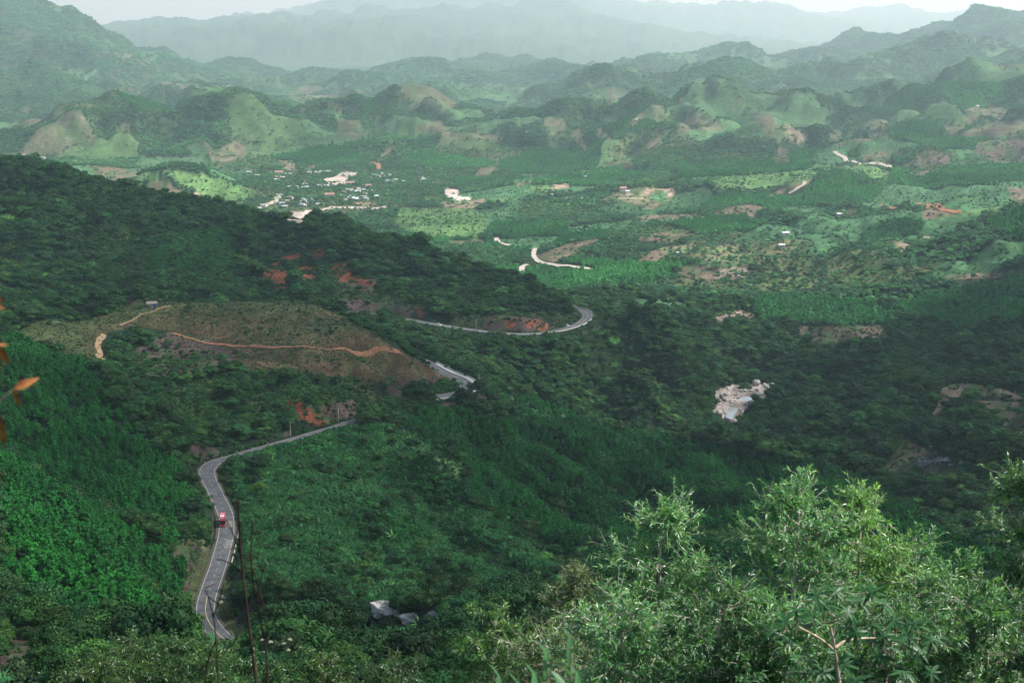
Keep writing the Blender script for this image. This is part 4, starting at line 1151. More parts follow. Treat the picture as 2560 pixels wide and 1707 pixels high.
def person_rider():
    bm = bmesh.new()
    J = [((0, -.25, .92), .15), ((0, -.22, 1.2), .16), ((0, -.14, 1.42), .17), ((0, -.1, 1.56), .06), ((0, -.06, 1.66), .1), ((0, -.05, 1.78), .1)]
    idx = [bm.verts.new(p) for p, _ in J]; rad = [q for _, q in J]
    for a, b in zip(idx, idx[1:]): bm.edges.new((a, b))
    for s in (-1, 1):
        ch = [((s * .2, -.12, 1.42), .075), ((s * .32, .1, 1.18), .055), ((s * .34, .42, 1.04), .04)]
        pv = idx[2]
        for p, q in ch: v = bm.verts.new(p); bm.edges.new((pv, v)); pv = v; rad.append(q)
        ch = [((s * .14, -.2, .9), .1), ((s * .2, .22, .86), .09), ((s * .2, .1, .4), .06), ((s * .2, .24, .33), .05)]
        pv = idx[0]
        for p, q in ch: v = bm.verts.new(p); bm.edges.new((pv, v)); pv = v; rad.append(q)
    me = bpy.data.meshes.new('person'); bm.to_mesh(me); bm.free()
    o = link('person', me); md = o.modifiers.new('skin', 'SKIN'); md.use_smooth_shade = True
    for v, q in zip(me.skin_vertices[0].data, rad): v.radius = (q, q)
    me.skin_vertices[0].data[0].use_root = True
    ss = o.modifiers.new('sub', 'SUBSURF'); ss.levels = 1; ss.render_levels = 1
    me.materials.append(noise_mat('dark_blue_cloth', (.05, .06, .09), (.09, .1, .14), 6, .9, 0))
    V, F = lobes_crown(np.random.default_rng(1), [((0, 0, 0), (.01, .01, .01))], 6, .01)
    hm_ = ico_blob(np.array([0, -.05, 1.79]), np.array([.135, .155, .13]), np.random.default_rng(3), 2)
    link('helmet', fast_mesh('helmet', hm_[0], hm_[1], [M_GREY], smooth=True), o)
    tag(o, 'person in dark clothes and grey helmet riding the motorbike', 'person'); return o
rider = person_rider(); rider.location = mb.location; rider.rotation_euler = mb.rotation_euler

# ------------------------------------------------------------------ roadside posts and poles
M_STONE_G = noise_mat('grey_rock', (.09, .085, .08), (.30, .29, .27), 2.4, .9, .8, dist=.3)
M_STONE = noise_mat('granite', (.30, .28, .25), (.62, .58, .51), 2.2, .9, .8, dist=.3)
M_STONE_D = noise_mat('dark_rock', (.045, .04, .04), (.17, .15, .14), 2., .9, .7, dist=.4)
M_STONE_W = noise_mat('river_rock', (.25, .23, .20), (.62, .58, .52), 2., .9, .5, dist=.3)
pm = fast_mesh('post', *bevel_box(-.1, .1, -.1, .1, -.3, .95, .03), [M_WP]); pb = fast_mesh('band', *bevel_box(-.11, .11, -.11, .11, .6, .78, .02), [M_RED])
for q, k in enumerate(list(range(_idx_near(520, 1170, 700) - 6, _idx_near(730, 1100, 745), 6))):
    e = bpy.data.objects.new('marker_post', None); C.objects.link(e); e.location = (*(RD[k, :2] - RN[k] * (WID[k] + .8)), RD[k, 2] - .1)
    tag(e, 'white marker post on the outer edge of the bend above the coach', 'post', 'marker posts round the bend')
    for nm, me in (('post', pm), ('band', pb)): c = link(nm, me, e)
polem = fast_mesh('pole', *tube([(0, 0, -1), (0, 0, 8.5)], [.16, .1], 8), [M_CONC], smooth=True); armm = fast_mesh('crossarm', *bevel_box(-.9, .9, -.06, .06, 7.8, 7.95, .01), [M_GREY])
for (x, y, lab) in ((753, 1095, 'concrete pole beside the road left of the yellow bank'), (871, 1060, 'concrete pole where the road passes behind the crest'), (1198, 962, 'concrete pole just outside the nearer hairpin'), (1180, 822, 'concrete pole by the far straight road'), (1380, 826, 'concrete pole before the farther hairpin')):
    k = int(np.argmin((project(RD[:, 0], RD[:, 1], RD[:, 2])[0] - x) ** 2 + (project(RD[:, 0], RD[:, 1], RD[:, 2])[1] - y) ** 2))
    s = 1 if x in (1198,) else -1
    e = bpy.data.objects.new('utility_pole', None); C.objects.link(e); e.location = (*(RD[k, :2] + s * RN[k] * (WID[k] + 3.4)), RD[k, 2] - .3)
    tag(e, lab, 'pole', 'utility poles by the road'); link('pole', polem, e); link('crossarm', armm, e)

# ------------------------------------------------------------------ rocks
def rock_mesh(seed, m, sub=3, sharp=.35):
    r = np.random.default_rng(seed); bm = bmesh.new(); bmesh.ops.create_icosphere(bm, subdivisions=sub, radius=1.0)
    V = np.array([v.co[:] for v in bm.verts]); F = np.array([[v.index for v in f.verts] for f in bm.faces]); bm.free()
    V = V * (1 + .25 * noise(V[:, :1] * 1.3 + seed, V[:, 1:2] * 1.3 + V[:, 2:] * 1.7))
    for _ in range(13):                                     # cut facets
        n = r.normal(size=3); n /= np.linalg.norm(n); d = r.uniform(.66, .98)
        k = V @ n; V = np.where((k > d)[:, None], V - (k - d)[:, None] * n, V)
    V *= 1 + .10 * noise(V[:, :1] * 2 + seed, V[:, 1:2] * 2 + V[:, 2:] * 2) + .05 * noise(V[:, :1] * 5 + seed, V[:, 1:2] * 5 + V[:, 2:] * 4) - .12 * np.clip(1 - np.abs(noise(V[:, :1] * 2.5 + 3 * seed, V[:, 1:2] * 2.5 - V[:, 2:] * 2)) * 9, 0, 1)
    V *= np.array([1, r.uniform(.7, 1), r.uniform(.55, .8)])
    return fast_mesh('rock', V, F, [m], smooth=False)
ROCKS = {k: [rock_mesh(s + 10 * ord(k[0]), m, 4 if k == 'pale' else 3 if k != 'river' else 2) for s in range(6)] for k, m in (('pale', M_STONE), ('dark', M_STONE_D), ('grey', M_STONE_G), ('river', M_STONE_W))}
def rock(x, y, w, kind, label, group=None, r0=150, r1=4000, zs=1.0, sink=.25):
    p = hit(x, y, r0, r1)
    if p is None: return
    s = w / FPX * math.hypot(p[0], p[1], p[2] - CAMZ) / 2
    o = link('boulder', ROCKS[kind][random.randrange(6)])
    o.location = (p[0], p[1], p[2] + s * (.42 * zs - sink * .5)); o.scale = (s, s * random.uniform(.8, 1.1), s * zs); o.rotation_euler = (random.uniform(-.15, .15), random.uniform(-.15, .15), random.uniform(0, 6.28))
    tag(o, label, 'rock', group)
for x, y, w, zs, lb in ((952, 1538, 58, 1.25, 'biggest pale split boulder with a pointed top, in the rock pile at bottom centre'), (925, 1543, 44, 1.1, 'pale boulder leaning on the left side of the big pointed one'), (903, 1550, 36, .5, 'low flat pale slab at the left end of the rock pile'),
    (975, 1541, 34, 1.0, 'pale boulder against the right side of the big pointed one'), (992, 1541, 20, .8, 'small grey stone in the middle of the rock pile'), (1003, 1547, 24, .8, 'round grey stone right of the middle of the pile'), (1022, 1556, 44, .9, 'round cream boulder at the front right of the rock pile'),
    (990, 1533, 22, .7, 'small pale block high on the back of the rock pile'), (1025, 1543, 14, .8, 'tiny pale stone behind the cream boulder'), (1083, 1548, 32, 1.1, 'lone pale round boulder right of the rock pile')):
    rock(x, y, w * 1.0, 'pale', lb, 'pale boulders on the slope at bottom centre', 200, 700, zs, -.35)
for x, y, w, zs, lb in ((320, 1452, 40, .9, 'dark boulder half sunk in the lower left plantation'), (365, 1474, 54, .35, 'flat dark ledge of rock in the lower left plantation'), (420, 1505, 30, 1.0, 'pale-topped rock at the head of the dark outcrop'), (432, 1530, 50, 1.5, 'large dark outcrop left of the bottom bend of road'), (395, 1548, 20, .8, 'small brown rock below the dark outcrop'), (448, 1552, 34, 1.0, 'dark lower end of the outcrop left of the road')):
    rock(x, y, w, 'dark' if w != 30 else 'pale', lb, 'rocks in the lower left plantation', 200, 700, zs)
for x, y, w, lb in ((85, 1675, 18, 'upper pale stone on the bare soil at bottom left'), (92, 1690, 24, 'larger pale stone low on the bare soil at bottom left'), (45, 1692, 16, 'small pale stone left of the others on the bare soil'), (555, 1495, 18, 'pale stone right beside the road edge near its bottom bend'), (552, 1507, 12, 'small pale stone below the roadside one'), (676, 1568, 16, 'small pale stone on the slope right of the bottom bend'), (745, 1540, 12, 'lone small stone on the slope left of the rock pile')):
    rock(x, y, w, 'pale', lb, 'scattered stones near the bottom of the view', 150, 700)
for x, y, w, zs, lb in ((2508 - 160, 1160, 30, 1.5, 'tallest grooved boulder on the brown clearing'), (2310, 1163, 44, 1.2, 'broad grooved boulder low in the brown clearing'), (2328, 1160, 30, .9, 'boulder joined to the right of the broad grooved one'), (2330, 1120, 20, 1.0, 'boulder at the upper right edge of the brown clearing'), (2338, 1134, 20, .8, 'dark boulder below the upper edge one'), (2366, 1153, 32, .9, 'boulder midway right in the brown clearing'), (2378, 1163, 22, .5, 'flat pale slab in front of the midway boulder'), (2403, 1162, 16, 1.8, 'upright pointed stone at the right end of the clearing'), (2315, 1193, 22, .8, 'low boulder near the foot of the clearing'), (2296, 1146, 8, .6, 'tiny white stone in the middle of the clearing'), (2340, 1098, 10, 1, 'small white stone among the green above the clearing')):
    rock(x, y, w * .8, 'dark' if 'dark' in lb else 'grey', lb, 'boulders on the brown clearing at right', 700, 1500, zs)
# river boulders
RIV = np.array([(1782, 978), (1830, 962), (1932, 958), (1928, 982), (1890, 1002), (1862, 1022), (1838, 1056), (1812, 1058), (1808, 1032), (1782, 1028), (1798, 1002)], float)
rr = random.Random(5)
n_r = 0
while n_r < 95:
    x, y = rr.uniform(1780, 1935), rr.uniform(960, 1057)
    if not inpoly(np.array([x]), np.array([y]), [tuple(q) for q in RIV])[0]: continue
    inw = inpoly(np.array([x]), np.array([y]), [(1812, 1022), (1838, 1004), (1850, 994), (1880, 990), (1885, 996), (1862, 1008), (1840, 1030), (1834, 1046), (1812, 1044)])[0]
    if inw and rr.random() < .93: continue
    rock(x, y, rr.choice((5, 6, 7, 8, 9, 11, 13)), 'river', 'pale boulder lying in the rocky river bed', 'boulders in the river bed', 900, 1600, rr.uniform(.6, 1.2)); n_r += 1
for x, y, w, zs, lb in ((1891, 964, 24, 1.5, 'largest leaning pale block at the top of the river bed'), (1803, 994, 13, 1.2, 'upper dark boulder on the left of the river bed'), (1810, 1002, 14, 1.0, 'lower dark boulder on the left of the river bed'), (1915, 968, 16, 1.0, 'grey boulder at the right end of the river bed')):
    rock(x, y, w, 'dark' if 'dark' in lb else 'river', lb, 'boulders in the river bed', 900, 1600, zs)
# still water
mw, nt, b = mat('river_water'); b.inputs['Base Color'].default_value = (.30, .33, .32, 1); b.inputs['Roughness'].default_value = .12; b.inputs['IOR'].default_value = 1.33; b.inputs['Specular IOR Level'].default_value = 1.0
nz = N(nt, 'ShaderNodeTexNoise'); nz.inputs['Scale'].default_value = .8; bp = N(nt, 'ShaderNodeBump'); bp.inputs['Strength'].default_value = .15; tcn = N(nt, 'ShaderNodeTexCoord')
nt.links.new(tcn.outputs['Object'], nz.inputs['Vector']); nt.links.new(nz.outputs['Fac'], bp.inputs['Height']); nt.links.new(bp.outputs[0], b.inputs['Normal'])
def water(pts, label, r0, r1, dz=.5):
    P = [hit(x, y, r0, r1) for x, y in pts]; P = np.array([p for p in P if p is not None]); z = np.median(P[:, 2]) + dz
    Q = np.array([at_z(x, y, z) for x, y in pts]); c = Q.mean(0); V = np.vstack([Q, c]); n = len(Q)
    F = np.array([[i, (i + 1) % n, n] for i in range(n)])
    tag(link('river_water', fast_mesh('river_water', V, F, [mw])), label, kind='structure')
water([(1812, 1026), (1824, 1010), (1838, 1003), (1850, 995), (1866, 991), (1884, 990), (1880, 998), (1862, 1008), (1848, 1020), (1836, 1036), (1830, 1048), (1814, 1044)], 'still pale water between the boulders of the river', 900, 1600, 1.3)

# ------------------------------------------------------------------ buildings
M_WALL = noise_mat('white_plaster', (.42, .41, .38), (.58, .57, .53), .8, .9, 0); M_TIN = noise_mat('tin_roof', (.28, .30, .31), (.48, .50, .52), .5, .6, 0, spec=.3); M_TILE = noise_mat('red_tile', (.26, .14, .11), (.36, .2, .16), .8, .9, 0)
M_DK = paint('dark_opening', (.04, .04, .045), .8); M_THATCH = noise_mat('thatch', (.16, .14, .12), (.30, .27, .23), 3, .95, .5); M_BLUE = noise_mat('blue_tarp', (.04, .07, .35), (.08, .12, .5), 1, .5, 0); M_POST = noise_mat('wood', (.12, .08, .05), (.2, .15, .1), 3, .9, 0)
def gable(w, d, h, rh, ov=.5):
    x, y = w / 2 + ov, d / 2 + ov; t = .15
    V = [(-x, -y, h), (x, -y, h), (x, y, h), (-x, y, h), (-x, 0, h + rh), (x, 0, h + rh), (-x, -y, h - t), (x, -y, h - t), (x, y, h - t), (-x, y, h - t)]
    return np.array(V), [np.array([[0, 1, 5, 4], [2, 3, 4, 5], [6, 9, 8, 7], [0, 6, 7, 1], [2, 8, 9, 3]]), np.array([[0, 4, 3], [1, 2, 5]])]
house_kinds = []; HS = 1.0
def house_meshes(w, d, h, rh, rm):
    w, d, h, rh = w * HS, d * HS, h * HS, rh * HS
    return dict(wall=fast_mesh('wall', *bevel_box(-w / 2, w / 2, -d / 2, d / 2, -1.5, h - .02, 0), [M_WALL]), roof=fast_mesh('roof', *gable(w, d, h, rh), [rm]),
                door=fast_mesh('door', *bevel_box(-.6, .6, -d / 2 - .06, -d / 2 + .04, 0, 2.1, 0), [M_DK]),
                window=fast_mesh('window', *bevel_box(w * .22, w * .22 + 1.4, -d / 2 - .05, -d / 2 + .04, 1, 2.2, 0), [M_DK]),
                window2=fast_mesh('window', *bevel_box(-w * .22 - 1.4, -w * .22, -d / 2 - .05, -d / 2 + .04, 1, 2.2, 0), [M_DK]))
M_TIN2 = noise_mat('grey_roof', (.22, .24, .26), (.36, .38, .40), .5, .7, 0); M_RUST = noise_mat('rusty_roof', (.22, .13, .09), (.38, .30, .25), .6, .8, 0)
HK = {'t': [house_meshes(9, 6.5, 3.2, 1.6, M_TIN), house_meshes(12, 7, 3.2, 1.9, M_TIN), house_meshes(7, 6, 3.0, 1.4, M_TIN), house_meshes(9, 6, 3.2, 1.7, M_TIN2), house_meshes(8, 6, 3.4, 1.7, M_RUST), house_meshes(10, 8, 4.5, 1.8, M_TIN2)], 'r': [house_meshes(13, 9, 4.5, 2.6, M_TILE), house_meshes(10, 8, 3.4, 2.2, M_TILE)], 'l': [house_meshes(34, 8, 3.0, 1.5, M_TIN)], 'b': [house_meshes(20, 11, 7.5, 2.6, M_TILE)]}
def house(x, y, k, label, group, r0=1700, r1=5200, rot=None):
    p = hit(x, y, r0, r1)
    if p is None: return
    e = bpy.data.objects.new('house', None); C.objects.link(e); e.location = p; e.rotation_euler = (0, 0, random.uniform(-.6, .6) if rot is None else rot)
    tag(e, label, 'house', group); hk = random.choice(HK[k])
    for nm, me in hk.items(): link('window' if nm == 'window2' else nm, me, e)
v8 = lambda x, y: (620 + x / 5.345, 400 + y / 5.345)
VIL = "540,510 575,520 525,565 455,605 485,640 735,545 740,575 860,553 725,620 760,625 935,607 210,630 1285,445 1350,405 1340,420 1380,415 1400,428 1430,390 1440,380 1470,400 1500,395 1475,430 1470,440 1520,405 1570,415 1635,430 1565,462 1245,492 1270,492 1385,500 1420,490 1360,520 1395,525 1430,535 1460,540 1480,525 1300,548 1290,552 1530,505 1560,512 1580,540 1715,497 945,355 965,365 1055,362 650,372 640,365 550,320 560,375 785,378 745,383 760,338 285,187 530,200 565,202 360,240 395,278 370,285 460,250 890,180 925,175 970,172 820,185 1010,170 1040,170 1080,168 1690,215 1720,228 1740,232 1800,200 1805,215 1895,215 1625,255 1870,300 1900,300 1920,375 1975,280 2085,300 2280,285 2320,245 2340,270 125,230 10,180 1080,800 230,800".split()
for q, s in enumerate(VIL):
    a, b_ = map(float, s.split(',')); x, y = v8(a, b_)
    if 1230 < a < 1650 and 370 < b_ < 570: lb, g = 'small tin-roofed house packed in the middle of the village', 'houses in the middle of the village'
    elif a < 1000 and b_ > 300: lb, g = 'small pale house among trees on the near left side of the village', 'scattered houses left of the village'
    elif b_ < 260 and a < 1200: lb, g = 'small white house on the far side of the village near the upper river bar', 'houses beyond the village'
    else: lb, g = 'small white house right of the upper river bar', 'houses right of the river bar'
    house(x, y, 't', lb, g)
for a, b_, k, lb in ((415, 200, 'b', 'long pink-roofed building at the far left of the village'), (415, 255, 'r', 'red-roofed house below the long pink-roofed building'), (775, 310, 'r', 'red-roofed house on the left bank inside the river bend'), (1610, 365, 'r', 'wide red-roofed house right of the village centre'), (1090, 505, 'b', 'pale two-storey hall on its own in front of the village'), (1363, 345, 'b', 'tall grey building at the water edge above the village')):
    house(*v8(a, b_), k, lb, None, rot=.1)
for x, y, k, lb in ((1438, 499, 'l', 'long low white shed on the plain left of the terraces'), (1382, 491, 't', 'small pale house on the plain left of the long shed'), (1557, 476, 'r', 'white building at the top of the terraces'), (1568, 482, 't', 'small house just below the top of the terraces'), (1367, 450, 't', 'white house at the edge of the lit slope'), (1462, 441, 't', 'upper house of the hamlet on the slope'), (1465, 447, 't', 'middle house of the hamlet on the slope'), (1475, 439, 't', 'right house of the hamlet on the slope'), (1487, 440, 't', 'outlying house right of the hamlet'), (1068, 451, 't', 'white shed near the left hills foot'), (1187, 460, 't', 'white shed on the plain before the middle hills'), (1225, 458, 't', 'second white shed on the plain before the middle hills'), (2317, 600, 't', 'white house on the dark right slope'), (1963, 587, 't', 'small white house in the right fields'), (2100, 540, 't', 'tiny white hut on the brown strip of the right slope'), (1591, 302, 't', 'tiny white hut on the brown slope of the peak'), (2443, 268, 't', 'tiny white hut high on the right hills'), (1319, 331, 't', 'tiny white hut on the middle hills'), (1953, 618, 't', 'small hut in the striped orchard'), (1697, 637, 't', 'hut at the left end of the striped orchard'), (72, 388, 't', 'nearest of the white houses at the far left foot'), (20, 394, 't', 'leftmost white house at the far left foot'), (45, 392, 't', 'white house second from the left edge'), (60, 391, 't', 'white house in the row at the far left foot'), (108, 398, 't', 'white house right of the row at the far left foot'), (1146, 411, 't', 'white shed under the red cutting'), (1444, 817, 't', 'x')):
    if lb != 'x': house(x, y, k, lb, None)
# field hut on the knoll
p = hit(380, 766, 700, 1200); hut = bpy.data.objects.new('field_hut', None); C.objects.link(hut); hut.location = p; hut.rotation_euler = (0, 0, .15); tag(hut, 'thatched field hut with a blue tarp on top of the brown knoll', 'hut')
part('roof', gable(6.4, 4.4, 2.4, 1.3, .4), M_THATCH, hut)
for sx in (-1, 1):
    for sy in (-1, 1): part('post', tube([(sx * 3, sy * 2, -.6), (sx * 3, sy * 2, 2.4)], [.1, .1], 6), M_POST, hut)
part('tarp', bevel_box(1.2, 3.3, -2.15, -2.05, .2, 2.3, 0), M_BLUE, hut); part('side_tarp', bevel_box(3.05, 3.12, -2.0, .6, .1, 2.3, 0), M_BLUE, hut)
part('wall', bevel_box(-3, 1.1, -2.08, -2.0, 0, 1.5, 0), M_THATCH, hut); part('white_sack', bevel_box(-.2, 1.0, -2.5, -2.12, -.2, .5, .1), M_WP, hut)
# bigger trees one can tell apart
def big_tree(x, y, hpx, label, r0, r1, col=G_DRK, wide=1.0, name='broadleaf_tree', up=2.5):
    p = hit(x, y, r0, r1)
    if p is None: return
    h = hpx / FPX * p[1]; e = bpy.data.objects.new(name, None); C.objects.link(e); e.location = p; e.scale = (h / 7.6 * wide, h / 7.6 * wide, h / 7.6); e.rotation_euler = (0, 0, random.uniform(0, 6))
    tag(e, label, 'tree', None); c = link('crown', random.choice(BROF if p[1] < 900 else BRO), e); c['leafcolour'] = [*col, 1.0]
    V, F = tube([(0, 0, -.5), (.1, 0, 2.5), (0, .1, 5)], [.28, .2, .1], 6); link('trunk', fast_mesh('trunk', V, F, [MBARK], smooth=True), e)
for a in ((690, 562, 34, 'tallest dark tree on the ridge in front of the lower river bar', 1200, 1700), (668, 566, 20, 'dark tree left of the tallest one on the ridge', 1200, 1700), (712, 570, 22, 'dark tree right of the tallest one on the ridge', 1200, 1700), (762, 574, 22, 'first rounded dark tree right of the notch on the ridge', 1200, 1700), (790, 578, 18, 'second rounded dark tree right of the notch on the ridge', 1200, 1700),
          (850, 580, 24, 'broad dark tree on the ridge above the red cuttings', 1200, 1700), (880, 584, 22, 'broad dark tree just right of the one above the red cuttings', 1200, 1700), (1690, 690, 26, 'dark round tree left of the brown square field', 1500, 2400), (1883, 690, 34, 'large dark tree right of the rocky field', 1500, 2400), (1835, 985, 1, 'x', 1, 2),
          (1160, 1010, 46, 'bushy dark tree below the nearer hairpin', 700, 1000), (640, 1190, 60, 'dark rounded tree on the hillside right of the upper bend', 600, 800), (470, 1230, 60, 'leafy tree at the left edge of the road above the coach', 600, 760), (480, 1290, 56, 'leafy tree at the left edge of the road beside the coach', 560, 700), (2300, 700, 24, 'dark tree below the bright green spot on the right', 1400, 2200),
          (2290, 1230, 50, 'dark pointed tree below the brown clearing', 700, 1100), (2370, 1260, 46, 'dark tree right of the pointed one below the clearing', 700, 1100), (1075, 1590, 60, 'dark round tree in the dirt beside the lone boulder', 250, 500), (850, 1520, 60, 'bamboo-like bush behind the pale rock pile', 300, 600), (1120, 1680, 90, 'dark bushy tree low in the bottom centre', 150, 400)):
    if a[3] != 'x': big_tree(*a)
e = None
# tall bare palm-like tree in the right woodland
p = hit(2101, 765, 1300, 2000)
if p is not None:
    t = bpy.data.objects.new('tall_tree', None); C.objects.link(t); t.location = p; tag(t, 'tall tree with a bare pale trunk standing above the right woodland', 'tree')
    V, F = tube([(0, 0, -1), (.2, 0, 9), (0, 0, 19)], [.5, .36, .2], 6); link('trunk', fast_mesh('trunk', V, F, [M_CONC], smooth=True), t)
    c = link('crown', fast_mesh('crown', *lobes_crown(r_, [((0, 0, 20), (2.6, 2.6, 2.6)), ((.8, .5, 17), (1.8, 1.8, 1.4))], 300, .5), [ML]), t); c['leafcolour'] = [*G_DRK, 1.0]

# ------------------------------------------------------------------ clouds drifting over the valley (their shadows lie on the near slopes)
mc, nt, b = mat('cloud_vapour'); nt.nodes.remove(b)
df = N(nt, 'ShaderNodeBsdfDiffuse'); df.inputs[0].default_value = (.92, .92, .92, 1); tl = N(nt, 'ShaderNodeBsdfTranslucent'); tl.inputs[0].default_value = (.92, .92, .92, 1)
tp = N(nt, 'ShaderNodeBsdfTransparent'); a1 = N(nt, 'ShaderNodeMixShader'); a1.inputs[0].default_value = .5; a2 = N(nt, 'ShaderNodeMixShader')
tc = N(nt, 'ShaderNodeTexCoord'); nz = N(nt, 'ShaderNodeTexNoise'); nz.inputs['Scale'].default_value = .0032; nz.inputs['Detail'].default_value = 3
mr = N(nt, 'ShaderNodeMapRange'); mr.inputs[1].default_value = .36; mr.inputs[2].default_value = .56; mr.inputs[3].default_value = .05; mr.inputs[4].default_value = .56
nt.links.new(tc.outputs['Object'], nz.inputs[0]); nt.links.new(nz.outputs['Fac'], mr.inputs[0])
nt.links.new(df.outputs[0], a1.inputs[1]); nt.links.new(tl.outputs[0], a1.inputs[2]); nt.links.new(mr.outputs[0], a2.inputs[0]); nt.links.new(tp.outputs[0], a2.inputs[1]); nt.links.new(a1.outputs[0], a2.inputs[2]); nt.links.new(a2.outputs[0], nt.nodes['Material Output'].inputs[0])
def cloud(gx, gy, wx, wy, label, seed, base=1950, thick=260):
    """a flat-based cloud whose shadow falls around the ground point gx, gy"""
    r = np.random.default_rng(seed); h = base - CAMZ + 250 + CAMZ * 0
    hz_ = base - 100
    ox, oy = math.sin(SUN_AZ) * hz_ / math.tan(SUN_EL), math.cos(SUN_AZ) * hz_ / math.tan(SUN_EL)
    bm = bmesh.new(); bmesh.ops.create_icosphere(bm, subdivisions=5, radius=1.0)
    V = np.array([v.co[:] for v in bm.verts]); F = np.array([[v.index for v in f.verts] for f in bm.faces]); bm.free()
    a = np.arctan2(V[:, 1], V[:, 0]); e = 1 + .22 * np.sin(2 * a + seed) + .14 * np.sin(3 * a + seed * 2.1) + .09 * np.sin(5 * a + seed * 1.3) + .05 * np.sin(9 * a + seed)
    up = V[:, 2] > 0
    bump = 1 + .35 * noise(V[:, 0] * 3.1 + seed, V[:, 1] * 3.1) + .2 * noise(V[:, 0] * 7 + seed, V[:, 1] * 7 + V[:, 2] * 3)
    W = np.stack([V[:, 0] * wx * e, V[:, 1] * wy * e, np.where(up, V[:, 2] * thick * bump, V[:, 2] * thick * .12)], 1)
    o = link('cloud', fast_mesh('cloud', W, F, [mc], smooth=True)); o.location = (gx + ox, gy + oy, base); tag(o, label, 'cloud', 'clouds drifting over the valley')
cloud(-120, 1010, 900, 740, 'broad grey-white cloud shading the near slopes', 3, 2560)
cloud(700, 1330, 380, 300, 'cloud shading the gorge at the right', 5, 2600)
cloud(2700, 7300, 900, 600, 'cloud over the right hills', 23, 2750)
# ------------------------------------------------------------------ trees close to the viewpoint
M_TWIG = noise_mat('twig_bark', (.20, .16, .10), (.42, .36, .26), 9.0, .85, .2, dist=.01)
M_PALE = noise_mat('pale_bark', (.30, .26, .20), (.55, .50, .42), 7.0, .85, .2, dist=.01)
def leaves(P, Dr, L, r, wfrac=.24, fold=.18, droop=.15):
    """lance-shaped leaves: base point, direction, length -> 6 vertices, 4 triangles each"""
    n = len(P); D = Dr / (np.linalg.norm(Dr, axis=1)[:, None] + 1e-9)
    s = np.cross(D, rand_dirs(n, r) + np.array([0, 0, 1.4])); s /= np.linalg.norm(s, axis=1)[:, None] + 1e-9
    u = np.cross(s, D); L = L[:, None]; w = L * wfrac * r.uniform(.8, 1.2, (n, 1))
    g = np.array([0, 0, -1.0])
    a = P; b = P + D * L * .45 + g * L * droop * .2; c = P + D * L + g * L * droop
    e = P + D * L * .42 + s * w / 2 + u * w * fold; f = P + D * L * .42 - s * w / 2 + u * w * fold
    V = np.stack([a, e, b, f, c], 1).reshape(-1, 3)
    q = np.arange(n)[:, None] * 5
    F = np.concatenate([q + [0, 1, 2], q + [0, 2, 3], q + [2, 1, 4], q + [3, 2, 4]], 1).reshape(-1, 3)
    return V, F
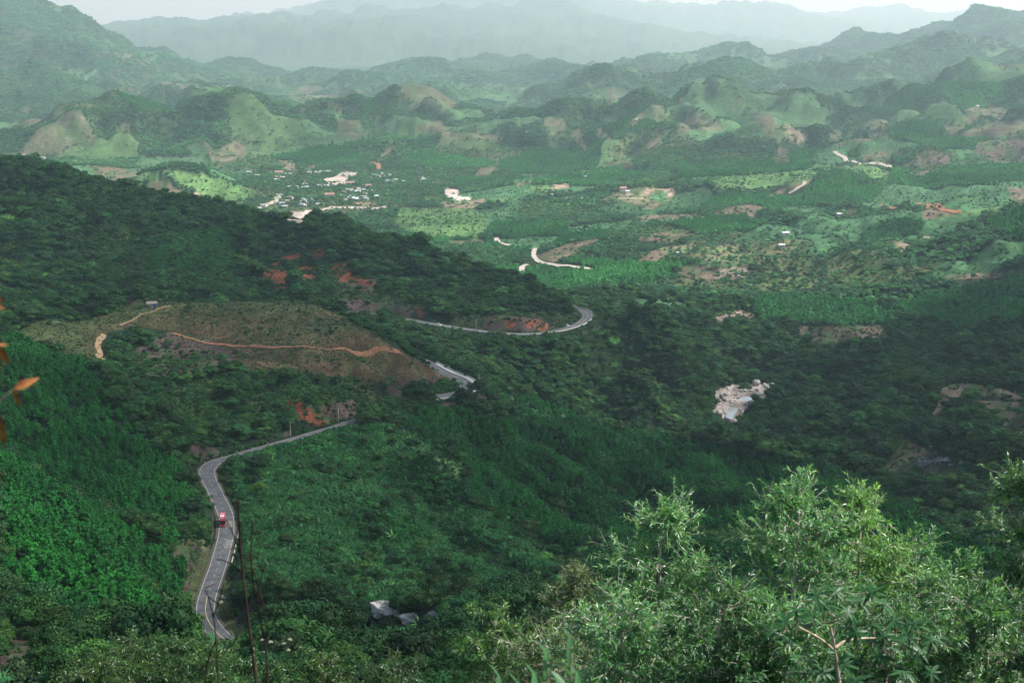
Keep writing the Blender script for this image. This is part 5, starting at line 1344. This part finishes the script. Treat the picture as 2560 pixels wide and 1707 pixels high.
def leafy_tree(x, y, D, wpx, hpx, label, seed, nleaf=5000, leaf=.102, col=(.05, .15, .045), lean=0.0, trunk_vis=True, name='acacia_tree', bark=None, ragged=.25, shape=1.0, group='young trees close to the viewpoint'):
    """crown tip at pixel x, y; crown wpx wide and hpx tall in the photograph at distance D"""
    r = np.random.default_rng(seed)
    T = np.array(unproj(x, y, D)); k = D / FPX; W = wpx * k / 2; H = hpx * k
    gx, gy = T[0] + lean, T[1]; gz = float(ground(gx, gy))
    root = bpy.data.objects.new(name, None); C.objects.link(root); root.location = (gx, gy, gz); tag(root, label, 'tree', group)
    o = np.array([gx, gy, gz]); top = T - o
    # trunk with a slight wander
    nleaf = int(nleaf * 1.15); t = np.linspace(0, 1, 10); ph = r.uniform(0, 6)
    TR = np.stack([top[0] * t ** 1.4 + .10 * np.sin(5 * t + ph) * t * (1 - t) * 3, top[1] * t + .08 * np.cos(4 * t + ph) * t * (1 - t) * 3, top[2] * t], 1); TR[0, 2] -= .3
    rad = (.012 + .05 * (1 - t) ** .8) * (top[2] / 7) ** .5; rad[-1] = .008
    V, F = tube(TR, rad, 8); link('trunk', fast_mesh('trunk', V, F, [bark or M_PALE], smooth=True), root)
    zb = top[2] - H
    nb = int(40 * (H / 2.6) ** .5)
    limbs, tips = [], []
    for q in range(nb):
        f = (q + r.uniform(0, 1)) / nb                       # 0 at the top
        z0 = top[2] - f * H * .93 - .05
        env = W * (math.sin(min(1, f * 1.0 + .17) * math.pi * .56) ** shape) * (1 - .25 * max(0, f - .75) / .25)
        a = r.uniform(0, 6.283) ; L = env * r.uniform(.72, 1.12)
        tt = np.clip((z0 + .05) / top[2], 0, 1)
        b0 = np.array([np.interp(tt, t, TR[:, 0]), np.interp(tt, t, TR[:, 1]), z0 - L * .30])
        d = np.array([math.cos(a), math.sin(a), 0])
        P = [b0 + d * L * s + np.array([0, 0, L * (.55 * s - .25 * s * s)]) + r.normal(0, .02, 3) for s in (0, .35, .7, 1)]
        limbs.append(tube(P, [.011, .008, .006, .003], 4)); P = np.array(P)
        # side twigs
        for m in range(r.integers(16, 22)):
            s = r.uniform(.12, 1.0); c0 = np.array([np.interp(s, (0, .35, .7, 1), P[:, z]) for z in range(3)])
            dd = d * r.uniform(.2, 1) + r.normal(0, .6, 3) + np.array([0, 0, r.uniform(.1, .8)]); dd /= np.linalg.norm(dd)
            l = r.uniform(.16, .40) * (1 + ragged * r.normal() * .6) * min(1.2, max(.5, W))
            tips.append((c0, c0 + dd * l)); limbs.append(tube([c0, c0 + dd * l * .5, c0 + dd * l], [.005, .004, .002], 3))
    for q in range(6):
        c0 = top - np.array([0, 0, r.uniform(.05, .4)]); dd = np.array([r.normal() * .5, r.normal() * .5, 1.0]); dd /= np.linalg.norm(dd); tips.append((c0, c0 + dd * r.uniform(.15, .35)))
    V, F = multi(limbs); link('branches', fast_mesh('branches', V, F, [bark or M_PALE], smooth=True), root)
    A = np.array([p for p, _ in tips]); B = np.array([p for _, p in tips])
    k_ = r.integers(0, len(A), nleaf); s = r.uniform(.02, 1.03, nleaf)
    P = A[k_] + (B - A)[k_] * s[:, None]; ax = (B - A)[k_]; ax /= np.linalg.norm(ax, axis=1)[:, None]
    side = rand_dirs(nleaf, r); side -= ax * (side * ax).sum(1)[:, None]; side /= np.linalg.norm(side, axis=1)[:, None] + 1e-9
    Dr = ax * r.uniform(.5, 1.3, (nleaf, 1)) + side * r.uniform(.35, 1.2, (nleaf, 1)) + r.normal(0, .42, (nleaf, 3))
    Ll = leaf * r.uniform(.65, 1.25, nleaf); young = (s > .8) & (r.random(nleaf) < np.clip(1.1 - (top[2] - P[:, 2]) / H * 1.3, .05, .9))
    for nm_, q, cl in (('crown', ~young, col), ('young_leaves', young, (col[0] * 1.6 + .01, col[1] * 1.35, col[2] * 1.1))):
        V, F = leaves(P[q], Dr[q], Ll[q], r)
        c = link(nm_, fast_mesh(nm_, V, F, [MLN]), root); c['leafcolour'] = [*cl, 1.0]; c['kind'] = 'stuff'
    return root
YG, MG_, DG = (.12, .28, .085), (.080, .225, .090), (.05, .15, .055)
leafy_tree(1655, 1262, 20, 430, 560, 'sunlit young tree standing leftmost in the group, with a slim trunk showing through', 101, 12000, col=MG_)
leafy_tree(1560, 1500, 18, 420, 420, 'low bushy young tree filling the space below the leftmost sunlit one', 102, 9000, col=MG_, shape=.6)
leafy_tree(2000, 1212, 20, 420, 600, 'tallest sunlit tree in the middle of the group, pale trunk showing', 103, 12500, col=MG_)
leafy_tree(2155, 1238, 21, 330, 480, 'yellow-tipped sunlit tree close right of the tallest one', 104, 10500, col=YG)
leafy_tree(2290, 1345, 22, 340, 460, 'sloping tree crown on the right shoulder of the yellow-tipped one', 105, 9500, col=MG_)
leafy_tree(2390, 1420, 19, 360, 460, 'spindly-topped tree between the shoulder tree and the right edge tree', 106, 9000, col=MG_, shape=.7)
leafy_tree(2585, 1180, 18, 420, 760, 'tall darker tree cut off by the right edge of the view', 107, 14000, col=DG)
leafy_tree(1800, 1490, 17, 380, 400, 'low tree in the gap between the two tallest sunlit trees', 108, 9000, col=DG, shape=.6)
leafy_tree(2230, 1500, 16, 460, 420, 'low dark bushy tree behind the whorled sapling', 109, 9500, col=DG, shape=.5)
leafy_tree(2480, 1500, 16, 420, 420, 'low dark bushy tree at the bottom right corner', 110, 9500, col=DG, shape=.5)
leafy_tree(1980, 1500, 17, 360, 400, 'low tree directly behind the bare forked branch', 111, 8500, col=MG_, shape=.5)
leafy_tree(1440, 1415, 34, 330, 420, 'olive feathery tree left of the sunlit group', 112, 9000, leaf=.13, col=(.05, .10, .03), shape=.8)
leafy_tree(1380, 1560, 26, 330, 300, 'soft olive shrub-like tree at the foot of the feathery one', 113, 6000, leaf=.12, col=(.06, .13, .04), shape=.5)
leafy_tree(1238, 1535, 70, 280, 340, 'rounded bright green tree left of the olive ones', 114, 6500, leaf=.34, col=(.045, .13, .03), shape=.55, name='round_tree')
# bamboo-like trees at the bottom left
for a in ((325, 1592, 150, 240, 260, 'drooping leafy tree at the bottom left, in front of the plantation', 120, (.04, .12, .025)), (435, 1592, 155, 210, 260, 'second drooping leafy tree right of the first at the bottom left', 121, (.035, .12, .025)), (530, 1625, 150, 220, 240, 'bright green drooping tree under the end of the road', 122, (.05, .15, .03)), (230, 1655, 130, 240, 200, 'low yellowish leafy clump left of the drooping trees', 123, (.05, .12, .03)), (640, 1650, 140, 220, 220, 'arching green clump right of the drooping trees', 124, (.035, .12, .025)), (800, 1640, 140, 200, 200, 'dome of yellow-green creeper leaves at the bottom', 125, (.05, .13, .025)), (980, 1650, 140, 260, 200, 'broad leafy clump at the bottom, left of the dark bushy tree', 126, (.035, .10, .025)), (720, 1590, 210, 170, 220, 'tree with pale flower heads beside the bare stems', 128, (.035, .10, .03))):
    x, y, D, w, h, lb, sd, cl = a; cl = tuple(.72 * q for q in cl)
    leafy_tree(x, y, D, w, h, lb, sd, 5200, leaf=.55, col=cl, shape=.55, name='drooping_tree', bark=MBARK, group='trees along the bottom of the view')
# pale flower heads on the flowering tree
ft = [o for o in C.objects if o.get('label') == 'tree with pale flower heads beside the bare stems'][0]
mf, nt, b = mat('pale_flowers'); b.inputs['Base Color'].default_value = (.42, .45, .28, 1); b.inputs['Roughness'].default_value = .9
fl = [fast_mesh('flower_head', *lobes_crown(np.random.default_rng(s), [((0, 0, 0), (.42, .42, .2))], 40, .14), [mf]) for s in range(3)]
rf = random.Random(4)
for q in range(42):
    a, rr_ = rf.uniform(0, 6.28), rf.uniform(.5, 4.6)
    px_, py_ = rf.uniform(650, 800), rf.uniform(1595, 1680)
    P = np.array(unproj(px_, py_, 210 - 3.5 + rf.uniform(-1, 1))) - np.array(ft.location)
    link('flower_head', fl[q % 3], ft, loc=tuple(P))

# ------------------------------------------------------------------ sapling with whorled leaves and forked bare branches
wp = bpy.data.objects.new('whorled_sapling', None); C.objects.link(wp)
p0 = np.array(unproj(2095, 1760, 12.0)); gz = float(ground(p0[0], p0[1])); wp.location = (p0[0], p0[1], gz); tag(wp, 'broad-leaved sapling with whorls of long leaflets and forked tan branches', 'sapling')
o = np.array([p0[0], p0[1], gz])
def br(pts, r0, r1, nm='branch'):
    P = np.array([np.array(unproj(*p)) - o for p in pts]); n = len(P)
    P = spline(P, .03, 3) if n > 2 else P
    V, F = tube(P, np.linspace(r0, r1, len(P)), 7); link(nm, fast_mesh(nm, V, F, [M_TWIG], smooth=True), wp)
st = np.array(unproj(2098, 1700, 12.0)) - o
V, F = tube([(0, 0, -.3), st * .5 + [.05, 0, 0], st], [.05, .035, .018], 8); link('stem', fast_mesh('stem', V, F, [M_TWIG], smooth=True), wp)
br([(2098, 1700, 12), (2092, 1660, 12), (2086, 1618, 12)], .016, .015)
br([(2086, 1618, 12), (2082, 1590, 12), (2072, 1556, 12.05)], .014, .011); br([(2072, 1556, 12.05), (2050, 1554, 12.1), (2028, 1545, 12.1)], .008, .005); br([(2072, 1556, 12.05), (2090, 1550, 12), (2106, 1546, 12)], .008, .005)
br([(2082, 1622, 12), (2050, 1596, 11.9), (1996, 1566, 11.8)], .015, .008); br([(2088, 1618, 12), (2118, 1600, 12.1), (2180, 1594, 12.3), (2230, 1600, 12.4)], .015, .006)
lfm = leaf_mat('whorl_foliage', rough=.45, spec=.3, trans=.3)
def leaf_mesh(L, wf, seed, m, n=7):
    r = np.random.default_rng(seed); t = np.linspace(0, 1, n); w = L * wf * np.sin(np.clip(t * 1.02, 0, 1) ** .8 * math.pi) ** .8 / 2 + .0008
    z = -.20 * L * t ** 2; c = np.stack([t * L, np.zeros(n), z], 1)
    V = np.vstack([c + np.stack([0 * t, w, w * .25], 1), c, c + np.stack([0 * t, -w, w * .25], 1)]); i = np.arange(n - 1)
    F = np.vstack([np.stack([i, i + n, i + n + 1, i + 1], 1), np.stack([i + n, i + 2 * n, i + 2 * n + 1, i + n + 1], 1)])
    return fast_mesh('leaf', V, F, [m], smooth=True)
WL = [leaf_mesh(L, .24, s, lfm) for s, L in enumerate((.11, .13, .155))]
rw = random.Random(9); cnt = 0
WH = [(2030, 1540), (1990, 1525), (1960, 1555), (2120, 1530), (2150, 1500), (2180, 1480), (2210, 1510), (2235, 1550), (2270, 1590), (2240, 1620), (2300, 1630), (2330, 1600), (2200, 1640), (2260, 1680), (2110, 1660), (2060, 1680), (2140, 1700), (2000, 1640), (1970, 1600), (2060, 1510), (2090, 1480), (2290, 1560), (2330, 1680), (1930, 1580), (2180, 1560), (2140, 1580), (2210, 1590), (2040, 1490)]
for x, y in WH:
    c = np.array(unproj(x, y, 12 + rw.uniform(-.5, .6))) - o
    tl_ = np.array([rw.uniform(-.5, .5), rw.uniform(-.8, .1), 1.0]); tl_ /= np.linalg.norm(tl_)
    b1 = np.cross(tl_, [0, 1, .2]); b1 /= np.linalg.norm(b1); b2 = np.cross(tl_, b1)
    V, F = tube([c - tl_ * .22 + b1 * .05, c - tl_ * .1, c], [.006, .005, .004], 4); link('twig', fast_mesh('twig', V, F, [M_TWIG]), wp)
    ph = rw.uniform(0, 6); nl = rw.choice((7, 8, 9))
    for q in range(nl):
        a = ph + q * 6.283 / nl; d = b1 * math.cos(a) + b2 * math.sin(a) + tl_ * rw.uniform(-.35, .25); d /= np.linalg.norm(d)
        X = Vector(d); Z = Vector(tl_) - X * X.dot(Vector(tl_)); Z.normalize(); Y = Z.cross(X)
        M = Matrix((X, Y, Z)).transposed().to_4x4(); M.translation = Vector(c)
        lf = link('leaf', WL[(q + cnt) % 3], wp); lf.matrix_local = M; s_ = rw.uniform(.8, 1.15)
        lf.scale = (s_, s_, s_); g_ = rw.uniform(.75, 1.3); lf['leafcolour'] = [.024 * g_, .085 * g_, .026 * g_, 1.0]; cnt += 1
for (x, y, an, cl) in ((2045, 1585, -1.2, (.32, .36, .16)), (2055, 1625, .1, (.06, .15, .06)), (2110, 1622, .6, (.06, .15, .06)), (2055, 1600, 1.9, (.2, .3, .1))):
    lf = link('leaf', WL[1], wp); lf.location = Vector(np.array(unproj(x, y, 11.9)) - o); lf.rotation_euler = (rw.uniform(-1, 1), an, 0); lf['leafcolour'] = [*cl, 1.0]

# ------------------------------------------------------------------ leafy shoot right in front of the lens
sh = bpy.data.objects.new('leafy_shoot', None); C.objects.link(sh); D0 = 5.0
p0 = np.array(unproj(1330, 2300, D0)); gz = float(ground(p0[0], p0[1])); sh.location = (p0[0], p0[1], gz); tag(sh, 'leafy shoot close to the lens at the bottom centre, slightly out of focus', 'shoot')
o = np.array([p0[0], p0[1], gz]); NLf = [leaf_mesh(L, .26, s, lfm) for s, L in enumerate((.085, .10, .12))]; rw = random.Random(12)
stems = [((1330, 2300), (1300, 1720)), ((1335, 2300), (1370, 1640)), ((1340, 2300), (1430, 1600)), ((1330, 2300), (1250, 1690)), ((1345, 2300), (1400, 1720)), ((1325, 2300), (1340, 1700)), ((1345, 2300), (1450, 1690))]
for (x0, y0), (x1, y1) in stems:
    dd = D0 + rw.uniform(-.25, .3)
    A = np.array([0, 0, -.1]); B = np.array(unproj(x1, y1, dd)) - o; Mi = (A + B) / 2 + np.array([(x1 - x0) * .0004, 0, .05])
    P = spline([A, Mi, B], .04, 3); V, F = tube(P, np.linspace(.012, .004, len(P)), 6); link('stem', fast_mesh('stem', V, F, [M_TWIG], smooth=True), sh)
    n = len(P); tdir = P[-1] - P[-4]; tdir /= np.linalg.norm(tdir)
    for q in range(15):
        s = 1 - q / 15 * .16 * 1.0; c = P[min(n - 1, int(s * (n - 1)))] + tdir * (.012 if q < 2 else 0); a = q * 2.4
        b1 = np.cross(tdir, [0, 1, 0]); b1 /= np.linalg.norm(b1); b2 = np.cross(tdir, b1); d = (b1 * math.cos(a) + b2 * math.sin(a)) * (.35 + .05 * q) + tdir * (1 - .035 * q); d /= np.linalg.norm(d)
        X = Vector(d); Z = Vector(tdir) - X * X.dot(Vector(tdir)); Z.normalize(); Y = Z.cross(X); M = Matrix((X, Y, Z)).transposed().to_4x4(); M.translation = Vector(c)
        lf = link('leaf', NLf[q % 3], sh); lf.matrix_local = M; g_ = rw.uniform(.8, 1.25); lf['leafcolour'] = [.045 * g_, .14 * g_, .05 * g_, 1.0]

# ------------------------------------------------------------------ bare dark stems
ds = bpy.data.objects.new('bare_stems', None); C.objects.link(ds); D1 = 7.0
p0 = np.array(unproj(660, 2300, D1)); gz = float(ground(p0[0], p0[1])); ds.location = (p0[0], p0[1], gz); tag(ds, 'bare dark brown stems of a dead shrub close to the lens, out of focus', 'dead shrub')
o = np.array([p0[0], p0[1], gz]); M_DEAD = noise_mat('dead_wood', (.018, .012, .010), (.05, .03, .025), 8, .95, 0)
def stick(pts, r0, r1, D=D1, nm='stem'):
    P = np.array([np.array(unproj(x, y, D + .0006 * (y - 1500) * 0)) - o for x, y in pts]); P = spline(P, .03, 3)
    V, F = tube(P, np.linspace(r0, r1, len(P)), 6); link(nm, fast_mesh(nm, V, F, [M_DEAD], smooth=True), ds)
stick([(680, 2320), (660, 2000), (640, 1707), (622, 1560), (608, 1440), (598, 1320), (597, 1250)], .012, .005)
stick([(690, 2320), (700, 2000), (672, 1740), (665, 1620), (640, 1500), (628, 1400), (632, 1300)], .009, .004, 7.3)
stick([(600, 2320), (560, 1900), (540, 1600), (533, 1540), (520, 1490), (512, 1470)], .008, .003, 6.6)
stick([(533, 1540), (548, 1500), (562, 1440)], .004, .002, 6.6, 'twig'); stick([(520, 1490), (540, 1505), (572, 1530), (600, 1570)], .004, .002, 6.6, 'twig'); stick([(512, 1470), (530, 1462), (545, 1458)], .003, .0015, 6.6, 'twig')
stick([(540, 1600), (520, 1650), (512, 1707), (510, 1800)], .004, .003, 6.6, 'twig'); stick([(600, 1380), (585, 1340), (572, 1310), (560, 1290)], .005, .002, D1, 'twig'); stick([(604, 1430), (585, 1415), (560, 1400), (535, 1398)], .005, .002, D1, 'twig')
stick([(632, 1420), (650, 1480), (662, 1540), (668, 1600)], .004, .002, 7.3, 'twig'); stick([(640, 1500), (655, 1440), (668, 1390)], .004, .002, 7.3, 'twig'); stick([(660, 1600), (690, 1540), (700, 1470)], .004, .0015, 7.3, 'twig'); stick([(598, 1300), (606, 1330), (600, 1360)], .003, .0015, D1, 'twig'); stick([(592, 1350), (578, 1375), (570, 1360)], .003, .0015, D1, 'twig')
# ------------------------------------------------------------------ dry orange leaves at the left edge
ol = bpy.data.objects.new('dry_leaf_sprig', None); C.objects.link(ol); D2 = 3.6
p0 = np.array(unproj(-330, 1500, D2)); gz = float(ground(p0[0], p0[1])); ol.location = (p0[0], p0[1], gz); tag(ol, 'sprig of dry orange leaves reaching in from the left edge', 'sprig')
o = np.array([p0[0], p0[1], gz]); M_OR, nt, b = mat('dry_leaf'); b.inputs['Roughness'].default_value = .7
tcn = N(nt, 'ShaderNodeTexCoord'); nz = N(nt, 'ShaderNodeTexNoise'); nz.inputs['Scale'].default_value = 22; cr = N(nt, 'ShaderNodeValToRGB'); cr.color_ramp.elements[0].color = (.20, .04, .012, 1); cr.color_ramp.elements[1].color = (.40, .20, .04, 1); cr.color_ramp.elements[0].position = .35; cr.color_ramp.elements[1].position = .65
nt.links.new(tcn.outputs['Object'], nz.inputs[0]); nt.links.new(nz.outputs['Fac'], cr.inputs[0]); nt.links.new(cr.outputs[0], b.inputs['Base Color'])
def stick2(pts, r0, r1):
    P = np.array([np.array(unproj(x, y, D2)) - o for x, y in pts]); P = spline(P, .015, 3); V, F = tube(P, np.linspace(r0, r1, len(P)), 6); link('twig', fast_mesh('twig', V, F, [M_TWIG], smooth=True), ol)
stick2([(-330, 2100), (-250, 1500), (-120, 1150), (-40, 1040), (35, 972)], .006, .0012); stick2([(-120, 1150), (-60, 1000), (-30, 900), (-8, 860)], .003, .001); stick2([(-120, 1150), (-80, 900), (-40, 780), (-12, 730)], .003, .001)
def edge_leaf(x0, y0, x1, y1, w, seed):
    A = np.array(unproj(x0, y0, D2)) - o; B = np.array(unproj(x1, y1, D2 + .01)) - o; d = B - A; L = np.linalg.norm(d); me = leaf_mesh(L, w, seed, M_OR, 9)
    X = Vector(d / L); Z = Vector((0, -1, .35)); Z = Z - X * X.dot(Z); Z.normalize(); Y = Z.cross(X); M = Matrix((X, Y, Z)).transposed().to_4x4(); M.translation = Vector(A)
    lf = link('leaf', me, ol); lf.matrix_local = M
for q, a in enumerate(((35, 972, 93, 944, .30), (35, 972, 50, 1024, .20), (-8, 860, 22, 915, .26), (-14, 862, -12, 955, .3), (-8, 860, 20, 862, .22), (-12, 735, 12, 758, .3), (-14, 760, 12, 772, .3), (-10, 1030, 8, 1118, .3), (-30, 1040, 4, 1052, .3))): edge_leaf(*a, q)
